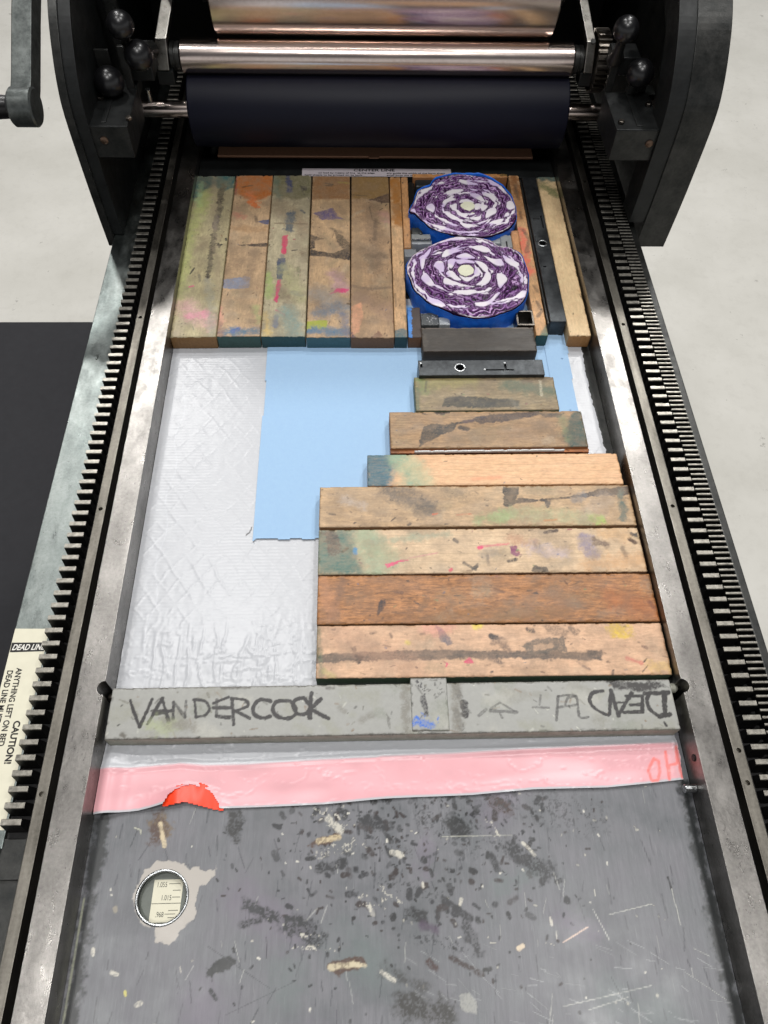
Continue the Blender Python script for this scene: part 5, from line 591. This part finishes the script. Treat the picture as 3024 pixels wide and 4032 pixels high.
        if k=='q2':
            for x_,y_ in ((.28,-.3),(2.2,.48),(-5.5,.52)): cyl('rivet',(x_,y_,z1-.02),(0,0,1),.08,.11,M['ring'],root,16,.02)
        else: box('quoin_side_lip',-w_/2-.22,-w_/2-.03,-h_/2,h_/2,.12,z1-.3,M['castworn'],root,.03)
        b=root
    b.location=(cx*S,cy*S,0); b.rotation_euler=(0,0,ang); tag(b,lab,CAT[nm],GRP.get(nm))
# ------------------------------------------------------------------ cabbages
painted('cab_m',None,.36,.55,(.35,5,.03),.10)
t=NT('tape'); co1=t.co(); n=t.noise(co1,1.4,4,.6,.4); n2=t.noise(co1,.5,3); t.bump(t.math('ADD',n,n2),.6,.12); M['tape']=t.set(Base_Color=t.mix(t.ramp(n,[(.35,0.),(.65,1.)]),'1660d0','2276e6'),Roughness=.42,Specular_IOR_Level=.45)
plain('cab_skin','3a1030',.45,0,.5,.2,1.2)
def cabbage(key,label,zc,seed,toph,lo):
    D=CAB[key]; out=np.array(D['out']); cx,cy=D['core']; root=empty('red_cabbage_half',(0,0,0)); tag(root,label,'cabbage','red cabbage halves standing in the bed')
    NA=720; NR=230; th=np.linspace(-PI,PI,NA,endpoint=False)
    # dense outline radius by angle
    P=[]; n=len(out)
    for i in range(n):
        p0,p1,p2,p3=out[i-1],out[i],out[(i+1)%n],out[(i+2)%n]
        for s_ in np.linspace(0,1,12,endpoint=False): P.append(.5*((2*p1)+(-p0+p2)*s_+(2*p0-5*p1+4*p2-p3)*s_**2+(-p0+3*p1-3*p2+p3)*s_**3))
    P=np.array(P); an=np.arctan2(P[:,1]-cy,P[:,0]-cx); rr=np.hypot(P[:,0]-cx,P[:,1]-cy); od=np.argsort(an); an=an[od]; rr=rr[od]
    Ro=np.interp(th,np.concatenate([an-2*PI,an,an+2*PI]),np.tile(rr,3))
    Ro=Ro*(1+.03*(fbm(np.cos(th)*6,np.sin(th)*6,4,seed)-.5))
    rho=np.linspace(.004,1,NR)
    RH,TH=np.meshgrid(rho,th,indexing='ij'); Rr=RH*Ro[None,:]; x=(cx+Rr*np.cos(TH)).ravel(); y=(cy+Rr*np.sin(TH)).ravel(); RH=RH.ravel(); TH=TH.ravel()
    R_=np.hypot(x-cx,y-cy); dm=np.full(x.shape,9.); pid=np.zeros(x.shape,int)
    wx=x+.12*(fbm(x*2,y*2,3,seed+1)-.5); wy=y+.12*(fbm(x*2,y*2,3,seed+2)-.5)
    for i,pl in enumerate(D['polys']):
        n_=len(pl); pl=[tuple(.5*((2*np.array(pl[q]))+(-np.array(pl[q-1])+np.array(pl[(q+1)%n_]))*s_+(2*np.array(pl[q-1])-5*np.array(pl[q])+4*np.array(pl[(q+1)%n_])-np.array(pl[(q+2)%n_]))*s_**2+(-np.array(pl[q-1])+3*np.array(pl[q])-3*np.array(pl[(q+1)%n_])+np.array(pl[(q+2)%n_]))*s_**3)) for q in range(n_) for s_ in (0,.33,.67)]
        d=sdf(wx,wy,pl); pid=np.where(d<dm,i,pid); dm=np.minimum(dm,d)
    cen=np.array([np.mean(p,0) for p in D['polys']])-np.array([cx,cy]); rib=np.full(x.shape,9.)
    for lo_,hi_ in D['rings']:
        cc=cen[lo_:hi_]; ca_=np.arctan2(cc[:,1],cc[:,0]); cr_=np.hypot(cc[:,0],cc[:,1]); o2=np.argsort(ca_); ca_=ca_[o2]; cr_=cr_[o2]
        g=np.linspace(-PI,PI,361); Rg=np.interp(g,np.concatenate([ca_-2*PI,ca_,ca_+2*PI]),np.tile(cr_,3)); k=np.ones(17)/17; Rg=np.convolve(np.concatenate([Rg[-9:-1],Rg,Rg[1:9]]),k,'valid')
        Rk=np.interp(TH,g,Rg)+.45*(fbm(x*.9,y*.9,3,seed+60+lo_)-.5)+.34*(fbm(x*2.4,y*2.4,3,seed+61+lo_)-.5); rib=np.minimum(rib,np.abs(R_-Rk)+.05-.26*sst(.25,.75,fbm(x*1.1,y*1.1,2,seed+70)))
        Rk2=Rk+.40+.5*(fbm(x*1.3,y*1.3,3,seed+80+lo_)-.5); rib=np.minimum(rib,np.abs(R_-Rk2)+.12-.26*sst(.35,.75,fbm(x*1.2,y*1.2,2,seed+75)))
    kk=.10; hsm=np.clip(.5+.5*(rib-dm)/kk,0,1); dm=rib*(1-hsm)+dm*hsm-kk*hsm*(1-hsm)
    warp=.9*(fbm(x*.45+3,y*.45,3,seed+5)-.5)+.18*np.sin(TH*5+RH*6)
    tt=RH*6.3+warp*1.0; ring=tt-np.floor(tt)
    # crumpled inner leaves: folded stripes between the big ribs
    cr=fbm(x*1.5,y*1.5,3,seed+9); cr2=fbm(x*.8+9,y*.8,3,seed+12)
    ph=tt*3.4*PI+13.0*cr*sst(.25,.55,cr2)+3.5*fbm(x*3.0,y*3.0,2,seed+15)
    wav=np.sin(ph)
    cdk=np.array(lin('1a0422')); cpu=np.array(lin('551b60')); cmd=np.array(lin('7a4690')); clil=np.array(lin('c6a2d0')); cwh=np.array(lin('ece6ea')); ccr=np.array(lin('e9e9cf'))
    def mixc(a,b,f): return a*(1-f[:,None])+b*f[:,None]
    dens=sst(.35,.65,fbm(x*.9,y*.9,3,seed+20))
    C=np.tile(cpu,(len(x),1)); C=mixc(C,np.tile(clil,(len(x),1)),sst(.55,.9,wav)*(1-.6*dens)); C=mixc(C,np.tile(cmd,(len(x),1)),sst(.2,.8,wav)*.5*dens)
    C=mixc(C,np.tile(cdk,(len(x),1)),sst(-.1,-.7,wav)*.9)
    h=.09*wav
    # smooth pale leaf ribbons following the rings
    for (c0,wd) in ():
        rb=np.abs(ring-c0-.05*np.sin(TH*4+seed)); f=sst(wd,wd-.05,rb); ol=sst(.07,.0,np.abs(rb-wd-.02)); 
        C=mixc(C,np.tile(clil*1.08,(len(x),1)),f*.9); C=mixc(C,np.tile(cpu*.75,(len(x),1)),ol); h=np.where(f>.5,.03,h)-.05*ol
    # leaf edges hugging each thick rib
    hug=sst(.42,.30,dm); s2=np.sin((dm)*2*PI/.30-.6); Ch=mixc(np.tile(cpu,(len(x),1)),np.tile(clil,(len(x),1)),sst(-.1,.6,s2)); f=hug*sst(0,.05,dm); C=mixc(C,Ch,f*.45)
    fin=sst(.02,-.03,dm); lil=fbm(x*.7,y*.7,2,seed+30)
    Cw=mixc(np.tile(cwh,(len(x),1)),np.tile(np.array(lin('cdb6e0')),(len(x),1)),sst(.45,.7,lil)*.7+.3*sst(-.18,-.02,dm)); C=mixc(C,Cw,fin); ol=sst(.085,.01,np.abs(dm-.06)); C=mixc(C,np.tile(np.array(lin('3c0f48')),(len(x),1)),ol*.9)
    h=np.where(dm<0,.05,h)-.10*ol
    core=(pid==0)&(dm<.0); C[core]=ccr*(.93+.1*fbm(x[core]*3,y[core]*3,2,3)[:,None])
    # dark folds between leaves, dark outer skin
    gap=sst(.66,.72,fbm(x*1.1+5,y*1.1,3,seed+40))*sst(.5,.8,RH)*(dm>.15); C=mixc(C,np.tile(cdk*.5,(len(x),1)),gap); h=h-.25*gap
    rim=sst(.962,.985,RH); n9=fbm(np.cos(TH)*2.2,np.sin(TH)*2.2,2,seed+50); C=mixc(C,np.tile(cwh*.9,(len(x),1)),rim*sst(.4,.55,n9)*(dm>0)); C=mixc(C,np.tile(np.array(lin('3c0f34')),(len(x),1)),sst(.985,.995,RH)*.9)
    h=h*sst(1.0,.97,RH); z=zc+h
    idx=np.arange(NR*NA).reshape(NR,NA); a=idx[:-1]; b=idx[1:]; F=np.stack([a,b,np.roll(b,-1,1),np.roll(a,-1,1)],-1).reshape(-1,4)
    F=np.concatenate([F,]); V=np.stack([x,y,z],1)
    mobj('cut_face',V,F,M['cab_m'],root,True,np.concatenate([C,np.ones((len(x),1))],1))
    ctr=[(cx+.004*Ro[i]*math.cos(th[i]),cy+.004*Ro[i]*math.sin(th[i]),zc) for i in range(0,NA,40)]
    # body under the cut, and the tape round it
    def wall(name,mat,off,z0,ztop,taper,thick,sd):
        zs=np.linspace(0,1,16); V=[]; n=NA//2; t2=th[::2]; R2=Ro[::2]
        for layer in ((0,thick) if thick else (0,)):
            for s_ in zs:
                zt=ztop(t2); zz=z0+(zt-z0)*s_; rad=R2*(taper+(1-taper)*np.sqrt(s_))+off+layer+.10*(fbm(np.cos(t2)*4+s_*.7,np.sin(t2)*4+s_*1.1,3,sd)-.5)*(1 if thick else 0)
                V.append(np.stack([cx+rad*np.cos(t2),cy+rad*np.sin(t2),zz],1))
        V=np.concatenate(V); k=16; idx=np.arange(len(V)).reshape(-1,n); Fs=[]
        a=idx[:k][:-1]; b=idx[:k][1:]; Fs.append(np.stack([a,np.roll(a,-1,1),np.roll(b,-1,1),b],-1).reshape(-1,4))
        if thick:
            a=idx[k:][:-1]; b=idx[k:][1:]; Fs.append(np.stack([a,np.roll(a,-1,1),np.roll(b,-1,1),b],-1).reshape(-1,4)); a=idx[k-1:k]; b=idx[2*k-1:2*k]; Fs.append(np.stack([a,np.roll(a,-1,1),np.roll(b,-1,1),b],-1).reshape(-1,4))
        return mobj(name,V,np.concatenate(Fs),mat,root,True)
    wall('outer_leaf',M['cab_skin'],-.02,.2,lambda t:np.full(t.shape,zc-.0),.9,0,seed)
    wall('blue_tape',M['tape'],.06,.15,lambda t: lo+toph*sst(-.2,.9,np.sin(t+.0))+.42*(fbm(np.cos(t)*3.2,np.sin(t)*3.2,4,seed+8)-.5),.985,.05,seed+3)
    return root
cabbage('c1','red cabbage half wrapped in blue tape, the farther one under the dark roller',2.4,11,.35,2.25)
cabbage('c2','larger red cabbage half wrapped in blue tape, the nearer one',2.4,37,-.05,2.28)
# ------------------------------------------------------------------ printing carriage
ca=empty('press_carriage',(0,82,0)); tag(ca,'black cast iron carriage with copper coloured rollers, knobs and a crank spanning the bed','press carriage')
ca_off=Matrix.Translation((0,-82*S,0))
def smo(P,n=5):
    o=[]
    for i in range(len(P)-1):
        p0,p1,p2,p3=[np.array(P[max(0,min(len(P)-1,j))],float) for j in (i-1,i,i+1,i+2)]
        for s_ in np.linspace(0,1,n,endpoint=False): o.append(tuple(.5*((2*p1)+(-p0+p2)*s_+(2*p0-5*p1+4*p2-p3)*s_**2+(-p0+3*p1-3*p2+p3)*s_**3)))
    return o+[P[-1]]
prof=[(68,.15),(67.7,5),(67.6,9),(67.7,14.4),(68.5,17),(70.1,19.4),(71.9,21.3),(74.5,23),(79,25),(90,26.5)]; prof=smo(prof)+[(110,27),(110,.15)]
prism('side_plate',prof,'x',29.9,33,M['castworn'],ca,.05)
prism('side_plate_flange',[(68.0,3.2)]+[(y+.12,z_-.05) for y,z_ in prof if 3.5<z_<24.5 and y<79]+[(80,24.6),(80,22),(74,19),(71,14),(71,3.2)],'x',28.3,29.95,M['castiron'],ca,.04)
prism('side_plate',prof,'x',-26.1,-25.35,M['castworn'],ca,.04); prism('side_plate',[(y+.25,max(z_,1.4)-.1*(z_>2)) for y,z_ in prof],'x',-25.4,-24.3,M['castiron'],ca,.03)
box('back_panel',-25.3,30,101,103,-1,34,M['black'],ca,.1)
boxes('unseen_housing',[(-24.3,29.9,85,106,27,43)],M['castiron'],ca,.6)  # upper housing out of view, added to shade the far blocks
# brackets holding the form roller shaft
boxes('bracket',[(-24.4,-20.9,68.1,74.5,10.1,13.2),(-23.4,-22.9,68.6,74.5,13.15,13.3)],M['castiron'],ca,.08)
boxes('bracket',[(24.3,28.6,68.1,74.5,10.1,13.2),(26.3,26.9,68.6,74.5,13.15,13.3)],M['castiron'],ca,.08)
box('bracket_face',-24.35,-20.95,68.05,68.09,10.2,13.1,M['castworn'],ca,0); box('bracket_face',24.35,28.55,68.05,68.09,10.2,13.1,M['castworn'],ca,0)
for x in (-23.3,27.75): lathe('screw',[(0,.36),(.12,.36),(.2,.25),(.22,0)],(x,68.05,11.9),(0,-1,0),M['brass'],ca,24)
# rollers
fr=lathe('form_roller',[(0,3.6),(.15,3.87),(.3,3.9),(39.9,3.9),(40.05,3.87),(40.2,3.6)],(-17.6,82.3,7),(1,0,0),M['rubber'],ca,96)
cyl('shaft',(-24.2,82.0,6.9),(1,0,0),53,.85,M['roller'],fr,32)
r1=lathe('rider_roller',[(0,1.45),(.08,1.6),(40.15,1.6),(40.23,1.45)],(-17.75,82.4,12.25),(1,0,0),M['roller'],ca,64)
for x0 in (-18.88,22.5): lathe('end_collar',[(0,1.1),(.1,1.33),(.45,1.33),(.5,1.25),(.6,1.25),(.65,1.33),(1.0,1.33),(1.1,1.1)],(x0,82.4,12.25),(1,0,0),M['castworn'],r1,40)
r2=lathe('ink_drum',[(0,4.6),(.15,4.8),(34.0,4.8),(34.15,4.6)],(-14.1,85.9,17.8),(1,0,0),M['roller'],ca,96)
cyl('drum_shaft',(-19,86,17.9),(1,0,0),43,.8,M['steel'],r2,32); 
for x0 in (-15.3,20.2): lathe('drum_collar',[(0,1.8),(.1,2),(.8,2),(.9,1.8)],(x0,86,17.9),(1,0,0),M['castworn'],r2,32)
def arm(name,x0,x1,path,wd,mat,par):   # bar following (y,z) path, width wd in the YZ plane
    up=[];dn=[]
    for i,p in enumerate(path):
        a=Vector(path[max(0,i-1)]); b=Vector(path[min(len(path)-1,i+1)]); d=(b-a).normalized(); n=Vector((-d.y,d.x))*wd/2; up.append((p[0]+n.x,p[1]+n.y)); dn.append((p[0]-n.x,p[1]-n.y))
    return prism(name,up+dn[::-1],'x',x0,x1,mat,par,.08)
aL=arm('roller_arm',-20.05,-18.92,[(81.2,11.6),(81.7,14.0),(86.5,17.0),(95,23)],1.5,M['armbright'],ca); aR=arm('roller_arm',23.62,24.5,[(81.4,11.6),(81.9,14.0),(86.9,17.0),(95,23)],1.4,M['armbright'],ca)
for ar,k_ in ((aL,.2),(aR,-.2)):
    for v in ar.data.vertices:
        if v.co.z>.14: v.co.x+=(v.co.z-.14)*k_*1.6; v.co.x+=0
cyl('arm_screw',(-19.45,81.4,14.35),(0,-.5,.85),.25,.28,M['castworn'],aL,20); cyl('arm_screw',(24.05,81.6,14.35),(0,-.5,.85),.25,.28,M['castworn'],aR,20)
# gear
def gear(name,x0,x1,cy,cz,r,n,mat,par):
    P=[]
    for i in range(n):
        for a,q in ((0,r-.35),(.18,r-.35),(.32,r),(.62,r),(.78,r-.35)):
            t_=2*PI*(i+a)/n; P.append((cy+q*math.cos(t_),cz+q*math.sin(t_)))
    return prism(name,P,'x',x0,x1,mat,par,0)
gear('gear_wheel',24.65,25.95,82.5,12.1,2.95,30,M['steel'],ca); cyl('gear_hub',(24.55,82.5,12.1),(1,0,0),1.9,.9,M['castworn'],ca,32)
# levers with ball knobs
def knob(x,y,z,r,b,par=ca):
    lv=lathe('lever',[(0,.75),(.3,.8),(1.2,.5),(2.5,.42)],b,Vector((x,y,z))-Vector(b),M['castworn'],par,24); 
    d=(Vector((x,y,z))-Vector(b)); L=d.length; lathe('lever_rod',[(0,.42),(L,.36)],b,d,M['castworn'],lv,20)
    prof=[(r*-math.cos(PI*i/24),r*math.sin(PI*i/24)) for i in range(25)]
    k=lathe('ball_knob',prof,(x,y,z),d,M['ball'],lv,40)
knob(-20.9,74,19.1,1.2,(-21.3,76.5,15.5)); knob(-19.9,74,16.5,1.3,(-19.9,79,14.5)); knob(-23.0,73.2,14.5,1.35,(-22.6,74.5,11.5))
knob(24.6,74,19.2,1.15,(25.0,76,15.5)); knob(27.1,74,15.3,1.28,(26.6,74.8,11.8))
for b_ in [(-24.2,-22.9,74.9,75.2,11,16.5),(-21.9,-21.2,74.5,74.9,12.5,17.0),(24.6,25.3,75.4,75.7,11.5,16.2),(27.7,28.4,74.8,75.1,12,14.6)]: box('lever_plate',*b_,M['castworn'],ca,.05)
box('lever_block',-22.2,-19.6,76.5,79.5,12.8,15.2,M['castiron'],ca,.1); box('lever_block',25.0,27.6,76.2,79,14,15.6,M['castiron'],ca,.1)
lathe('drum_bearing',[(0,1.2),(.15,1.45),(1.6,1.45),(1.7,1.1),(2.2,1.1),(2.3,1.45),(3.3,1.45),(3.4,1.3)],(-18.9,84.6,19.2),(1,0,0),M['castworn'],ca,32)
box('lever_bar',-23.4,-22.2,79,79.6,8,21,M['castworn'],ca,.1); box('lever_foot',-24.2,-21.4,75.6,78.5,11.2,12.4,M['armsteel'],ca,.15); box('tie_block',-20.3,-18.6,80.6,82.6,10.2,11.6,M['castiron'],ca,.1)
box('lever_foot',27.0,29.6,74.9,76.6,12.2,12.8,M['armsteel'],ca,.1); box('tie_block',23.4,24.7,81.0,82.6,10.2,11.6,M['castiron'],ca,.1)
for p_ in ((-20.9,69.2,13.25),(-24.0,72.5,13.25),(24.9,69.2,13.25),(28.1,72.2,13.25)): lathe('cap_bolt',[(0,.3),(.2,.3),(.24,.24)],p_,(0,0,1),M['steel'],ca,6)
cyl('lock_pin',(-21.6,80.6,8.6),(0,0,1),1.2,.3,M['ring'],ca,20); cyl('side_pin',(26.2,77.6,13.5),(1,0,0),1.4,.3,M['ring'],ca,20)
# crank at the left
cr=empty('crank_handle',(0,0,0)); cr.parent=ca
arm('crank_arm',-29.0,-27.3,[(64.9,16.6),(67,17.6),(72,20.6),(80,25)],2.0,M['armsteel'],cr)
lathe('crank_boss',[(0,1.4),(.15,1.55),(1.9,1.55),(2.05,1.4)],(-29.15,65.0,16.7),(1,0,0),M['armsteel'],cr,40)
lathe('crank_grip',[(0,1.1),(.3,.9),(1.2,.95),(3,1.25),(6,1.45),(9,1.2),(9.5,.6),(9.6,0)],(-29.15,65.0,16.7),(-1,0,0),M['handle'],cr,40)
for o in ca.children: o.matrix_parent_inverse=ca_off.copy() if False else Matrix.Translation((0,-82*S,0))
